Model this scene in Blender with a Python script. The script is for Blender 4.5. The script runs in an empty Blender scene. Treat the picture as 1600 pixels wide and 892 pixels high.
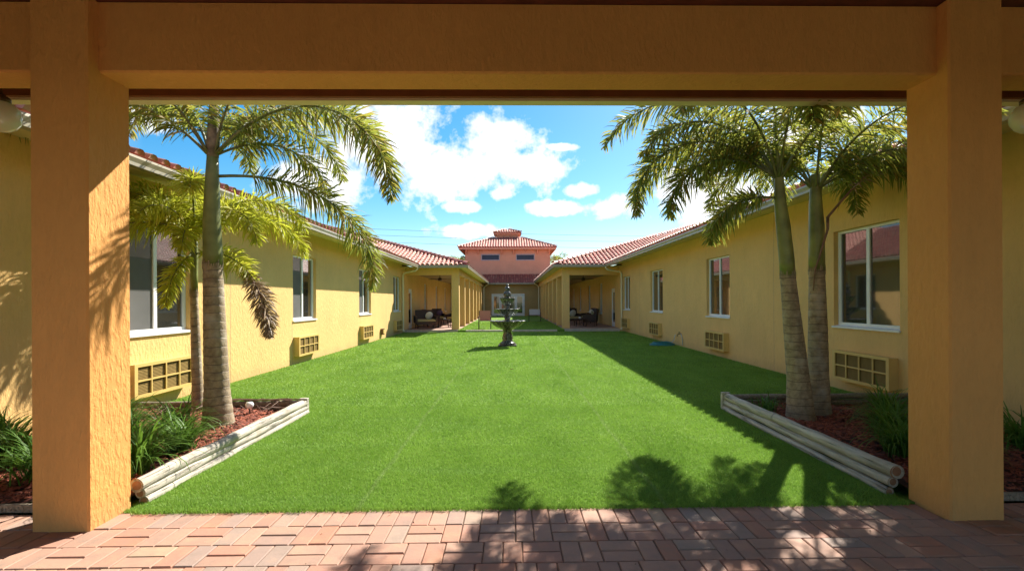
import bpy, math, random
import numpy as np
from mathutils import Vector, Matrix
R = math.radians
rnd = random.Random(7)
sc = bpy.context.scene
COL = sc.collection

# ---------------------------------------------------------------- camera
cd = bpy.data.cameras.new('camera'); cam = bpy.data.objects.new('camera', cd); COL.objects.link(cam)
cd.sensor_width = 36; cd.lens = 785.93/1600*36; cd.clip_end = 3000; cd.clip_start = .05
cd.shift_x = (800-812.44)/1600; cd.shift_y = (470.05-446)/1600
yaw, roll = .0174, .0049
Fw = Vector((math.sin(yaw), math.cos(yaw), 0)); Rt = Vector((math.cos(yaw), -math.sin(yaw), 0)); Up = Vector((0, 0, 1))
c_, s_ = math.cos(roll), math.sin(roll)
R2 = Rt*c_ - Up*s_; U2 = Rt*s_ + Up*c_
cam.matrix_world = Matrix(((R2.x, U2.x, -Fw.x, 0), (R2.y, U2.y, -Fw.y, 0), (R2.z, U2.z, -Fw.z, 1.5), (0, 0, 0, 1)))
sc.camera = cam

# ---------------------------------------------------------------- light
SUN = Vector((.61, .98, 1.0)).normalized()
sd = bpy.data.lights.new('sun', 'SUN'); sd.energy = 3.7; sd.angle = R(.55); sd.color = (1, .94, .84)
so = bpy.data.objects.new('sun', sd); COL.objects.link(so)
so.rotation_euler = SUN.to_track_quat('Z', 'Y').to_euler(); so.location = (20, 30, 40)
sc.view_settings.view_transform = 'Standard'; sc.view_settings.look = 'None'
sc.view_settings.exposure = 1.7; sc.view_settings.gamma = 1

W = bpy.data.worlds.new('World'); sc.world = W; W.use_nodes = True
nt = W.node_tree; nt.nodes.clear()
def N(t, kind, **kw):
    n = t.nodes.new(kind)
    for k, v in kw.items():
        if k == 'inp':
            for a, b in v.items(): n.inputs[a].default_value = b
        else: setattr(n, k, v)
    return n
def math_(t, op, a, b=None, clamp=False):
    n = t.nodes.new('ShaderNodeMath'); n.operation = op; n.use_clamp = clamp
    for i, v in enumerate((a, b)):
        if v is None: continue
        if isinstance(v, (int, float)): n.inputs[i].default_value = v
        else: t.links.new(v, n.inputs[i])
    return n.outputs[0]
def mixc(t, fac, a, b, mode='MIX'):
    n = t.nodes.new('ShaderNodeMix'); n.data_type = 'RGBA'; n.blend_type = mode
    for i, v in ((0, fac), (6, a), (7, b)):
        if isinstance(v, (int, float)): n.inputs[i].default_value = v
        elif isinstance(v, tuple): n.inputs[i].default_value = (*v, 1) if len(v) == 3 else v
        else: t.links.new(v, n.inputs[i])
    return n.outputs[2]
sky = N(nt, 'ShaderNodeTexSky', sky_type='NISHITA', sun_disc=False)
sky.sun_elevation = math.asin(SUN.z); sky.sun_rotation = math.atan2(SUN.x, SUN.y)
sky.air_density = 1.0; sky.dust_density = .4; sky.ozone_density = 2.0
tc = N(nt, 'ShaderNodeTexCoord'); sep = N(nt, 'ShaderNodeSeparateXYZ'); nt.links.new(tc.outputs['Generated'], sep.inputs[0])
dx, dy, dz = sep.outputs
fy = math_(nt, 'MAXIMUM', dy, .05)
u = math_(nt, 'DIVIDE', dx, fy); v = math_(nt, 'DIVIDE', dz, fy)
nz = N(nt, 'ShaderNodeTexNoise', inp={'Scale': 9.0, 'Detail': 9.0, 'Roughness': .62}); nt.links.new(tc.outputs['Generated'], nz.inputs[0])
nz2 = N(nt, 'ShaderNodeTexNoise', inp={'Scale': 34.0, 'Detail': 6.0, 'Roughness': .6}); nt.links.new(tc.outputs['Generated'], nz2.inputs[0])
nb = math_(nt, 'SUBTRACT', nz.outputs[0], .5); nb2 = math_(nt, 'SUBTRACT', nz2.outputs[0], .5)
# cumulus banks: centre and half-size as tangents of azimuth and elevation
clouds = [(-.24, .315, .16, .115), (-.13, .262, .21, .06), (-.035, .325, .085, .055), (.035, .265, .10, .04), (-.37, .235, .13, .06),
          (-.095, .188, .04, .012), (.145, .220, .035, .016), (.085, .185, .055, .014), (.215, .186, .06, .026), (.44, .21, .15, .075),
          (-.08, .138, .075, .015), (-.02, .213, .03, .014), (.10, .305, .03, .008), (-.75, .40, .12, .06), (.62, .36, .10, .06)]
best = None
for cx, cy, rx, ry in clouds:
    a = math_(nt, 'DIVIDE', math_(nt, 'SUBTRACT', u, cx), rx); b = math_(nt, 'DIVIDE', math_(nt, 'SUBTRACT', v, cy), ry)
    d = math_(nt, 'SQRT', math_(nt, 'ADD', math_(nt, 'MULTIPLY', a, a), math_(nt, 'MULTIPLY', b, b)))
    d = math_(nt, 'SUBTRACT', 1.0, d)
    best = d if best is None else math_(nt, 'MAXIMUM', best, d)
best = math_(nt, 'MAXIMUM', best, -1.5)
dens = math_(nt, 'ADD', best, math_(nt, 'ADD', math_(nt, 'MULTIPLY', nb, 2.1), math_(nt, 'MULTIPLY', nb2, 1.5)))
dens = math_(nt, 'MULTIPLY', math_(nt, 'SUBTRACT', dens, -.03), 2.0, True)
back = math_(nt, 'LESS_THAN', dy, .12)
# fair-weather clouds over the unseen rest of the sky, thickened to brighten shade
nz3 = N(nt, 'ShaderNodeTexNoise', inp={'Scale': 3.2, 'Detail': 9.0, 'Roughness': .6}); nt.links.new(tc.outputs['Generated'], nz3.inputs[0])
gen = math_(nt, 'MULTIPLY', math_(nt, 'SUBTRACT', nz3.outputs[0], .49), 6.0, True)
vis = math_(nt, 'MULTIPLY', math_(nt, 'SUBTRACT', math_(nt, 'MAXIMUM', math_(nt, 'ABSOLUTE', u), math_(nt, 'MULTIPLY', v, 1.6)), .72), 4, True)
dens = math_(nt, 'MAXIMUM', math_(nt, 'MULTIPLY', dens, math_(nt, 'SUBTRACT', 1.0, back)), math_(nt, 'MULTIPLY', gen, math_(nt, 'MAXIMUM', vis, back)))
hsv = N(nt, 'ShaderNodeHueSaturation', inp={'Hue': .492, 'Saturation': 1.5, 'Value': .46}); nt.links.new(sky.outputs[0], hsv.inputs['Color'])
shade = N(nt, 'ShaderNodeMapRange', inp={1: .3, 2: .7, 3: 3.4, 4: 4.0}); nt.links.new(nz.outputs[0], shade.inputs[0])
cc = N(nt, 'ShaderNodeCombineColor'); 
for i, k in enumerate((1.0, .99, .985)): nt.links.new(math_(nt, 'MULTIPLY', shade.outputs[0], k), cc.inputs[i])
skyc = mixc(nt, math_(nt, 'MULTIPLY', dens, .94), hsv.outputs[0], cc.outputs[0])
bg = N(nt, 'ShaderNodeBackground', inp={'Strength': .115}); nt.links.new(skyc, bg.inputs[0])
wo = N(nt, 'ShaderNodeOutputWorld'); nt.links.new(bg.outputs[0], wo.inputs[0])

# ---------------------------------------------------------------- materials
def mat(name):
    m = bpy.data.materials.new(name); m.use_nodes = True
    t = m.node_tree; b = t.nodes['Principled BSDF']; return m, t, b
def lnk(t, a, b): t.links.new(a, b)
def pos(t, sx=1, sy=1, sz=1):
    g = N(t, 'ShaderNodeNewGeometry'); mp = N(t, 'ShaderNodeMapping'); mp.inputs['Scale'].default_value = (sx, sy, sz)
    lnk(t, g.outputs['Position'], mp.inputs[0]); return mp.outputs[0]
def noise(t, vec, scale, detail=4, rough=.55):
    n = N(t, 'ShaderNodeTexNoise', inp={'Scale': scale, 'Detail': detail, 'Roughness': rough}); lnk(t, vec, n.inputs[0]); return n.outputs[0]
def ramp(t, x, a, b, lo=0., hi=1.):
    n = N(t, 'ShaderNodeMapRange', inp={1: a, 2: b, 3: lo, 4: hi}); lnk(t, x, n.inputs[0]); return n.outputs[0]
def bump(t, b, h, strength=.5, dist=.01):
    n = N(t, 'ShaderNodeBump', inp={'Strength': strength, 'Distance': dist}); lnk(t, h, n.inputs['Height']); lnk(t, n.outputs[0], b.inputs['Normal'])
def simple(name, col, rough=.5, var=.12, scale=6, bmp=0, metal=0, spec=.5):
    m, t, b = mat(name); p = pos(t)
    n = noise(t, p, scale, 5)
    lo = tuple(c*(1-var) for c in col); hi = tuple(min(1, c*(1+var)) for c in col)
    lnk(t, mixc(t, ramp(t, n, .3, .7), lo, hi), b.inputs['Base Color'])
    b.inputs['Roughness'].default_value = rough; b.inputs['Metallic'].default_value = metal
    b.inputs['Specular IOR Level'].default_value = spec
    if bmp: bump(t, b, noise(t, p, scale*6, 5), .6, bmp)
    return m
def stucco(name, col, depth=.006, var=.08, fine=26):
    m, t, b = mat(name)
    p = pos(t, 1, 1, .42)
    n1 = noise(t, p, fine, 5, .6)
    trow = ramp(t, n1, .42, .60)                    # knock-down trowel relief, longer than wide
    n2 = noise(t, pos(t, 1, 1, .35), fine*3, 4, .65)
    blot = noise(t, pos(t), 1.1, 6, .6)
    streak = noise(t, pos(t, 3.5, 3.5, .35), 2.4, 5, .6)
    c = mixc(t, ramp(t, blot, .3, .7), tuple(x*(1-var) for x in col), tuple(x*(1+var*.6) for x in col))
    c = mixc(t, math_(t, 'MULTIPLY', ramp(t, streak, .52, .75), .22), c, tuple(x*.72 for x in col))
    c = mixc(t, math_(t, 'MULTIPLY', ramp(t, n1, .5, .32), .18), c, tuple(x*.7 for x in col))
    # splash dirt along the ground
    g = N(t, 'ShaderNodeNewGeometry'); s = N(t, 'ShaderNodeSeparateXYZ'); lnk(t, g.outputs['Position'], s.inputs[0])
    low = ramp(t, math_(t, 'ADD', s.outputs[2], math_(t, 'MULTIPLY', blot, .25)), .34, .1)
    c = mixc(t, math_(t, 'MULTIPLY', low, .35), c, (.30, .22, .12))
    lnk(t, c, b.inputs['Base Color']); b.inputs['Roughness'].default_value = .82; b.inputs['Specular IOR Level'].default_value = .25
    bump(t, b, math_(t, 'ADD', trow, math_(t, 'MULTIPLY', n2, .5)), .75, depth)
    return m
M = {}
M['wall'] = stucco('yellow_stucco', (.76, .485, .185), .0048, fine=24)
M['column'] = stucco('column_stucco', (.73, .355, .105), .0045, fine=27)
M['salmon'] = stucco('salmon_stucco', (.66, .36, .235), .004)
M['farwall'] = stucco('tan_stucco', (.46, .31, .13), .004)
M['soffit'] = simple('soffit_paint', (.62, .53, .27), .6, .06, 3)
M['gutter'] = simple('gutter_enamel', (.33, .30, .22), .35, .08, 2.5)
M['gutterlight'] = simple('pale_gutter_enamel', (.74, .66, .42), .4, .06, 2.5)
M['ceiling'] = simple('stained_ceiling_wood', (.12, .035, .02), .5, .3, 8, .001)
M['fasciawood'] = simple('brown_fascia_paint', (.24, .085, .03), .5, .15, 6)
M['white'] = simple('white_vinyl', (.78, .79, .78), .35, .04, 4)
M['concrete'] = simple('pale_concrete', (.50, .43, .34), .8, .15, 9, .002)
M['concretered'] = simple('porch_paver_floor', (.38, .22, .16), .8, .25, 6, .002)
M['acbox'] = simple('air_conditioner_enamel', (.66, .45, .15), .45, .06, 6)
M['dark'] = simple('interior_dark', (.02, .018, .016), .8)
M['mullion'] = simple('mullion_alu', (.74, .76, .78), .3, .03, 4)
M['wicker'] = simple('dark_wicker', (.05, .022, .014), .6, .4, 60, .004)
M['cushion'] = simple('green_cushion', (.36, .30, .14), .85, .12, 30)
M['pillowwhite'] = simple('white_pillow', (.72, .68, .62), .85, .05, 20)
M['pillowpurple'] = simple('purple_pillow', (.12, .08, .16), .85, .1, 20)
M['slingred'] = simple('tan_red_sling', (.46, .20, .13), .7, .08, 40)
M['slinggrey'] = simple('grey_sling', (.50, .47, .46), .7, .06, 40)
M['chairframe'] = simple('bronze_frame', (.06, .04, .03), .4, .1, 10)
M['black'] = simple('black_cable', (.05, .05, .055), .6)
M['pole'] = simple('utility_pole_wood', (.16, .12, .09), .8, .2, 10)
M['brass'] = simple('brass_fitting', (.14, .09, .05), .4, .2, 20, 0, .6)
M['hose'] = simple('teal_hose_vinyl', (.02, .19, .22), .4, .15, 12)
M['hosegrey'] = simple('pale_hose_vinyl', (.50, .55, .52), .4, .1, 12)
M['edging'] = simple('mulch_soil', (.075, .03, .018), .95, .5, 14, .01)
M['fan'] = simple('fan_bronze', (.035, .022, .015), .4, .1, 10)

def m_glass(name, col, rough, coat=1.0):
    m, t, b = mat(name); p = pos(t)
    n = noise(t, p, 1.6, 3)
    lnk(t, mixc(t, n, tuple(c*.6 for c in col), tuple(c*1.4 for c in col)), b.inputs['Base Color'])
    b.inputs['Roughness'].default_value = rough; b.inputs['Specular IOR Level'].default_value = .9*coat
    b.inputs['IOR'].default_value = 1.52
    b.inputs['Coat Weight'].default_value = coat; b.inputs['Coat Roughness'].default_value = .02
    bump(t, b, noise(t, p, 1.3, 2), .08, .01)
    return m
M['glass'] = m_glass('dark_window_glass', (.028, .028, .024), .05)
M['screen'] = m_glass('insect_screen', (.10, .097, .093), .7, .35)
M['towerglass'] = m_glass('blue_clerestory_glass', (.035, .055, .09), .35, .12)
m, t, b = mat('globe_glass'); b.inputs['Base Color'].default_value = (.86, .83, .70, 1); b.inputs['Roughness'].default_value = .12
b.inputs['Transmission Weight'].default_value = .35; b.inputs['Subsurface Weight'].default_value = .3; M['globe'] = m

def m_tile(name, base):
    m, t, b = mat(name); g = N(t, 'ShaderNodeNewGeometry')
    r = g.outputs['Random Per Island']; p = pos(t)
    oi = N(t, 'ShaderNodeObjectInfo'); r = math_(t, 'FRACT', math_(t, 'ADD', r, oi.outputs['Random']))
    c = mixc(t, ramp(t, r, 0, 1), tuple(x*.70 for x in base), tuple(min(1, x*1.3) for x in base))
    c = mixc(t, math_(t, 'MULTIPLY', ramp(t, r, .78, .8), .6), c, (.50, .33, .22))
    c = mixc(t, math_(t, 'MULTIPLY', ramp(t, noise(t, p, 5, 6), .5, .75), .5), c, (.12, .06, .05))
    lnk(t, c, b.inputs['Base Color']); b.inputs['Roughness'].default_value = .6
    bump(t, b, noise(t, p, 60, 3), .4, .004); return m
M['tile'] = m_tile('terracotta_tile', (.52, .20, .15))
M['tilered'] = m_tile('terracotta_tile_deep', (.40, .12, .085))

def m_paver():
    m, t, b = mat('clay_paver'); g = N(t, 'ShaderNodeNewGeometry'); oi = N(t, 'ShaderNodeObjectInfo')
    r = math_(t, 'FRACT', math_(t, 'ADD', g.outputs['Random Per Island'], math_(t, 'MULTIPLY', oi.outputs['Random'], 7.31)))
    cr = N(t, 'ShaderNodeValToRGB'); lnk(t, r, cr.inputs[0]); e = cr.color_ramp; e.interpolation = 'LINEAR'
    cols = [(0, (.44, .215, .15)), (.22, (.41, .24, .175)), (.42, (.45, .265, .19)), (.6, (.39, .23, .165)), (.75, (.44, .20, .125)), (.9, (.33, .24, .20)), (1, (.46, .31, .20))]
    e.elements[0].color = (*cols[0][1], 1); e.elements[1].position = 1; e.elements[1].color = (*cols[-1][1], 1)
    for q, c in cols[1:-1]: x = e.elements.new(q); x.color = (*c, 1)
    p = pos(t); n = noise(t, p, 7, 6, .6)
    off = N(t, 'ShaderNodeVectorMath', operation='ADD'); lnk(t, p, off.inputs[0]); cx = N(t, 'ShaderNodeCombineXYZ'); lnk(t, math_(t, 'MULTIPLY', r, 37.), cx.inputs[0]); lnk(t, cx.outputs[0], off.inputs[1])
    n = noise(t, off.outputs[0], 6, 6, .6)
    c = mixc(t, math_(t, 'MULTIPLY', ramp(t, n, .48, .72), .65), cr.outputs[0], (.24, .19, .15))
    c = mixc(t, math_(t, 'MULTIPLY', ramp(t, n, .46, .25), .35), c, (.60, .36, .20))
    sp = noise(t, p, 240, 2, .7)
    c = mixc(t, math_(t, 'MULTIPLY', ramp(t, sp, .55, .75), .35), c, (.18, .13, .11))
    lnk(t, c, b.inputs['Base Color']); b.inputs['Roughness'].default_value = .75; b.inputs['Specular IOR Level'].default_value = .3
    bump(t, b, math_(t, 'ADD', sp, noise(t, p, 40, 4)), .5, .003); return m
M['paver'] = m_paver()
M['sand'] = simple('joint_sand', (.20, .13, .09), .95, .3, 30, .003)

def m_grass(name, lo, hi, trans):
    m, t, b = mat(name); p = pos(t); g = N(t, 'ShaderNodeNewGeometry')
    n = noise(t, pos(t, 1, .45, 1), 1.6, 6, .6)
    n2 = noise(t, p, 22, 4, .6)
    f = math_(t, 'ADD', math_(t, 'MULTIPLY', ramp(t, n, .3, .7), .5), math_(t, 'MULTIPLY', ramp(t, n2, .3, .7), .2))
    f = math_(t, 'ADD', f, math_(t, 'MULTIPLY', g.outputs['Random Per Island'], .5) if trans else .15)
    c = mixc(t, f, lo, hi)
    s = N(t, 'ShaderNodeSeparateXYZ'); lnk(t, g.outputs['Position'], s.inputs[0])
    wob = math_(t, 'ADD', s.outputs[0], math_(t, 'MULTIPLY', math_(t, 'SUBTRACT', noise(t, p, 1.5, 2), .5), .06))
    a = math_(t, 'ABSOLUTE', math_(t, 'SUBTRACT', math_(t, 'ABSOLUTE', wob), 1.12))
    seam = ramp(t, a, .03, .008)
    c = mixc(t, math_(t, 'MULTIPLY', seam, .5), c, (.26, .36, .12))
    # brush tracks left across the turf by raking, diagonal bands
    br = noise(t, pos(t, .25, 1.6, 1), 2.2, 3)
    c = mixc(t, math_(t, 'MULTIPLY', ramp(t, br, .5, .68), .35), c, (.20, .34, .075))
    lnk(t, c, b.inputs['Base Color']); b.inputs['Roughness'].default_value = .55 if trans else .9; b.inputs['Specular IOR Level'].default_value = .35 if trans else .1
    if trans:
        tr = N(t, 'ShaderNodeBsdfTranslucent'); lnk(t, c, tr.inputs[0]); mx = N(t, 'ShaderNodeMixShader', inp={0: .35})
        lnk(t, b.outputs[0], mx.inputs[1]); lnk(t, tr.outputs[0], mx.inputs[2]); lnk(t, mx.outputs[0], t.nodes['Material Output'].inputs[0])
    else: bump(t, b, math_(t, 'ADD', noise(t, p, 120, 3, .7), noise(t, p, 30, 3)), .9, .012)
    return m
M['blade'] = m_grass('turf_blades', (.115, .255, .022), (.31, .49, .08), True)
M['turf'] = m_grass('turf_backing', (.08, .16, .016), (.17, .28, .045), False)

def m_leaf(name, lo, hi, tcol, fac=.42, tipc=None):
    m, t, b = mat(name); g = N(t, 'ShaderNodeNewGeometry'); p = pos(t)
    f = math_(t, 'ADD', math_(t, 'MULTIPLY', g.outputs['Random Per Island'], .7), math_(t, 'MULTIPLY', noise(t, p, 2.3, 3), .35))
    c = mixc(t, f, lo, hi)
    if tipc: c = mixc(t, math_(t, 'MULTIPLY', ramp(t, math_(t, 'FRACT', math_(t, 'MULTIPLY', g.outputs['Random Per Island'], 17.3)), .74, .8), .75), c, tipc)
    lnk(t, c, b.inputs['Base Color']); b.inputs['Roughness'].default_value = .5; b.inputs['Specular IOR Level'].default_value = .3
    tr = N(t, 'ShaderNodeBsdfTranslucent'); lnk(t, mixc(t, .5, c, tcol), tr.inputs[0]); mx = N(t, 'ShaderNodeMixShader', inp={0: fac})
    lnk(t, b.outputs[0], mx.inputs[1]); lnk(t, tr.outputs[0], mx.inputs[2]); lnk(t, mx.outputs[0], t.nodes['Material Output'].inputs[0])
    return m
M['frond'] = m_leaf('palm_leaflets', (.065, .115, .022), (.26, .31, .07), (.48, .50, .07), .48, (.38, .22, .06))
M['frondyellow'] = m_leaf('young_palm_leaflets', (.30, .35, .03), (.62, .60, .07), (.50, .55, .05), .5, (.45, .36, .05))
M['fronddead'] = m_leaf('dead_palm_leaflets', (.20, .13, .08), (.36, .27, .17), (.3, .2, .1), .2)
M['strap'] = m_leaf('strap_leaves', (.04, .12, .014), (.14, .27, .04), (.20, .34, .04), .4)
M['stalk'] = simple('frond_stalk', (.15, .17, .07), .5, .3, 8)
M['stalkdead'] = simple('dead_frond_stalk', (.20, .11, .07), .7, .3, 12)

def m_trunk():
    m, t, b = mat('ringed_palm_bark'); p = pos(t); g = N(t, 'ShaderNodeNewGeometry'); s = N(t, 'ShaderNodeSeparateXYZ'); lnk(t, g.outputs['Position'], s.inputs[0])
    zz = math_(t, 'ADD', s.outputs[2], math_(t, 'MULTIPLY', noise(t, p, 2.6, 3), .09))
    wv = math_(t, 'FRACT', math_(t, 'MULTIPLY', zz, 10.5))
    ring = ramp(t, wv, .86, .97); n = noise(t, pos(t, 1, 1, 1), 13, 6, .65)
    c = mixc(t, ramp(t, n, .3, .7), (.17, .12, .07), (.40, .31, .19))
    c = mixc(t, math_(t, 'MULTIPLY', ring, .7), c, (.075, .05, .03))
    c = mixc(t, math_(t, 'MULTIPLY', ramp(t, noise(t, p, 4, 5), .52, .66), .55), c, (.42, .38, .31))
    lnk(t, c, b.inputs['Base Color']); b.inputs['Roughness'].default_value = .8
    bump(t, b, math_(t, 'ADD', math_(t, 'MULTIPLY', ring, -1.5), noise(t, p, 40, 4)), .7, .006); return m
M['trunk'] = m_trunk()
M['shaft'] = simple('green_crownshaft', (.17, .19, .055), .4, .4, 4, .001)
M['sheath'] = simple('weathered_sheath', (.20, .17, .12), .7, .7, 9, .004)

def m_log(name, light):
    m, t, b = mat(name); p = pos(t, 14, 1.0, 14); n = noise(t, p, 2.2, 6, .65); n3 = noise(t, pos(t), 3, 5)
    a = (.62, .56, .46) if light else (.34, .28, .21)
    c = mixc(t, ramp(t, n, .3, .7), tuple(x*.5 for x in a), a)
    c = mixc(t, math_(t, 'MULTIPLY', ramp(t, n3, .52, .7), .5), c, (.22, .17, .07))
    lnk(t, c, b.inputs['Base Color']); b.inputs['Roughness'].default_value = .85; ck = noise(t, pos(t, 26, 1.1, 26), 2.0, 4, .7); c = mixc(t, ramp(t, ck, .61, .68), c, (.10, .075, .05)); lnk(t, c, b.inputs['Base Color']); bump(t, b, math_(t, 'SUBTRACT', n, ramp(t, ck, .55, .64)), .9, .009); return m
M['log'] = m_log('bleached_timber', True); M['loggrey'] = m_log('grey_timber', False)
M['logend'] = simple('cut_timber_end', (.30, .15, .08), .8, .25, 12, .003)
def m_mulch():
    m, t, b = mat('red_mulch_chip'); g = N(t, 'ShaderNodeNewGeometry')
    lnk(t, mixc(t, g.outputs['Random Per Island'], (.09, .02, .012), (.36, .10, .05)), b.inputs['Base Color']); b.inputs['Roughness'].default_value = .9; return m
M['mulch'] = m_mulch()
def m_fountain():
    m, t, b = mat('fountain_cast_stone'); p = pos(t); n = noise(t, p, 9, 6, .65)
    c = mixc(t, ramp(t, n, .35, .7), (.018, .016, .013), (.085, .075, .06))
    g = N(t, 'ShaderNodeNewGeometry'); s = N(t, 'ShaderNodeSeparateXYZ'); lnk(t, g.outputs['Normal'], s.inputs[0])
    c = mixc(t, math_(t, 'MULTIPLY', ramp(t, noise(t, p, 22, 4), .5, .6), .4), c, (.34, .33, .29))  # pale flecks in the colour stand in for sun highlights
    lnk(t, c, b.inputs['Base Color']); b.inputs['Roughness'].default_value = .27; bump(t, b, noise(t, p, 30, 4), .5, .006); return m
M['fountain'] = m_fountain()
M['ground'] = simple('dry_ground', (.10, .12, .045), .95, .4, 1.5, .02)

# ---------------------------------------------------------------- builders
class MB:
    def __init__(s): s.v = []; s.f = []
    def add(s, vs, fs):
        o = len(s.v); s.v += [tuple(x) for x in vs]; s.f += [tuple(i+o for i in f) for f in fs]; return s
    def box(s, x0, x1, y0, y1, z0, z1):
        if x0 > x1: x0, x1 = x1, x0
        if y0 > y1: y0, y1 = y1, y0
        return s.add([(x0, y0, z0), (x1, y0, z0), (x1, y1, z0), (x0, y1, z0), (x0, y0, z1), (x1, y0, z1), (x1, y1, z1), (x0, y1, z1)],
                     [(0, 3, 2, 1), (4, 5, 6, 7), (0, 1, 5, 4), (1, 2, 6, 5), (2, 3, 7, 6), (3, 0, 4, 7)])
    def bbox(s, x0, x1, y0, y1, z0, z1, c=.01):   # box with chamfered top edges
        return s.add([(x0, y0, z0), (x1, y0, z0), (x1, y1, z0), (x0, y1, z0), (x0, y0, z1-c), (x1, y0, z1-c), (x1, y1, z1-c), (x0, y1, z1-c),
                      (x0+c, y0+c, z1), (x1-c, y0+c, z1), (x1-c, y1-c, z1), (x0+c, y1-c, z1)],
                     [(0, 3, 2, 1), (8, 9, 10, 11), (0, 1, 5, 4), (1, 2, 6, 5), (2, 3, 7, 6), (3, 0, 4, 7), (4, 5, 9, 8), (5, 6, 10, 9), (6, 7, 11, 10), (7, 4, 8, 11)])
    def prism(s, prof, a0, a1, axis='y', cap=True):   # profile of (p,q) points swept along an axis
        n = len(prof)
        f = {'y': lambda p, q, a: (p, a, q), 'x': lambda p, q, a: (a, p, q), 'z': lambda p, q, a: (p, q, a)}[axis]
        vs = [f(p, q, a0) for p, q in prof]+[f(p, q, a1) for p, q in prof]
        fs = [(i, (i+1) % n, (i+1) % n+n, i+n) for i in range(n)]
        if cap: fs += [tuple(range(n))[::-1], tuple(range(n, 2*n))]
        return s.add(vs, fs)
    def tube(s, pts, rad, n=8, cap=True, flat=1.0):
        pts = [Vector(p) for p in pts]; k = len(pts)
        if isinstance(rad, (int, float)): rad = [rad]*k
        vs = []; ref = None
        for i, p in enumerate(pts):
            tdir = (pts[min(i+1, k-1)]-pts[max(i-1, 0)]).normalized()
            if ref is None: ref = Vector((0, 1, 0)) if abs(tdir.y) < .9 else Vector((1, 0, 0))
            a = tdir.cross(ref).normalized(); b2 = a.cross(tdir).normalized(); ref = b2
            for j in range(n):
                an = 2*math.pi*j/n; vs.append(p+a*math.cos(an)*rad[i]+b2*math.sin(an)*rad[i]*flat)
        fs = [(i*n+j, i*n+(j+1) % n, (i+1)*n+(j+1) % n, (i+1)*n+j) for i in range(k-1) for j in range(n)]
        if cap: fs += [tuple(range(n))[::-1], tuple((k-1)*n+j for j in range(n))]
        return s.add(vs, fs)
    def lathe(s, prof, c=(0, 0, 0), n=24, scal=None):
        vs = []
        for r, z in prof:
            for j in range(n):
                an = 2*math.pi*j/n; rr = r; zz = z
                if scal:
                    k, amp, zmin = scal
                    if r > zmin: rr = r*(1+amp*math.cos(k*an)); zz = z+.25*amp*r*math.cos(k*an)
                vs.append((c[0]+rr*math.cos(an), c[1]+rr*math.sin(an), c[2]+zz))
        fs = [(i*n+j, i*n+(j+1) % n, (i+1)*n+(j+1) % n, (i+1)*n+j) for i in range(len(prof)-1) for j in range(n)]
        return s.add(vs, fs)
    def mesh(s, name, m, smooth=False):
        me = bpy.data.meshes.new(name); me.from_pydata(s.v, [], s.f); me.materials.append(M[m])
        if smooth: me.polygons.foreach_set('use_smooth', [True]*len(me.polygons))
        me.update(); return me
    def build(s, name, m, parent=None, smooth=False, loc=None):
        me = s.mesh(name, m, smooth)
        return link(name, me, parent, loc)
def link(name, me, parent=None, loc=None, rz=0):
    o = bpy.data.objects.new(name, me); COL.objects.link(o)
    if parent: o.parent = parent
    if loc: o.location = loc
    if rz: o.rotation_euler.z = rz
    return o
def tag(o, label=None, cat=None, group=None, kind=None):
    for k, vv in (('label', label), ('category', cat), ('group', group), ('kind', kind)):
        if vv: o[k] = vv
    return o
def empty(name, loc, label, cat, group=None, rz=0):
    o = bpy.data.objects.new(name, None); COL.objects.link(o); o.location = loc; o.rotation_euler.z = rz; o.empty_display_size = .2
    return tag(o, label, cat, group)
def smooth_angle(o, ang=40):
    me = o.data; me.polygons.foreach_set('use_smooth', [True]*len(me.polygons))
    try: me.set_sharp_from_angle(angle=R(ang))
    except Exception: pass
def fastmesh(name, verts, tris, m, parent=None):
    me = bpy.data.meshes.new(name); nv = len(verts); nf = len(tris)
    me.vertices.add(nv); me.vertices.foreach_set('co', np.asarray(verts, np.float32).ravel())
    me.loops.add(nf*3); me.loops.foreach_set('vertex_index', np.asarray(tris, np.int32).ravel())
    me.polygons.add(nf); me.polygons.foreach_set('loop_start', np.arange(0, nf*3, 3, dtype=np.int32)); me.polygons.foreach_set('loop_total', np.full(nf, 3, np.int32))
    me.materials.append(M[m]); me.update(calc_edges=True); me.validate()
    return link(name, me, parent)
rng = np.random.default_rng(3)

# ---------------------------------------------------------------- ground, lawn, pavers
tag(MB().box(-400, 400, -300, 600, -.3, -.06).build('ground', 'ground'), 'flat ground around the buildings', None, None, 'structure')
WL, WR = -5.2, 5.48
lawn = MB().box(WL, WR, 3.66, 24.3, -.055, .004).build('lawn', 'turf'); tag(lawn, 'bright green artificial turf lawn of the courtyard', None, None, 'structure')
far = MB().box(-2.6, 2.6, 24.5, 47.4, -.055, .09).build('lawn', 'turf'); tag(far, 'raised strip of green turf between the porch columns', None, None, 'structure')
tag(MB().bbox(-2.2, 2.22, 24.3, 24.495, -.055, .10, .01).build('kerb', 'concrete'), 'pale concrete kerb across the far lawn', None, None, 'structure')

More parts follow.
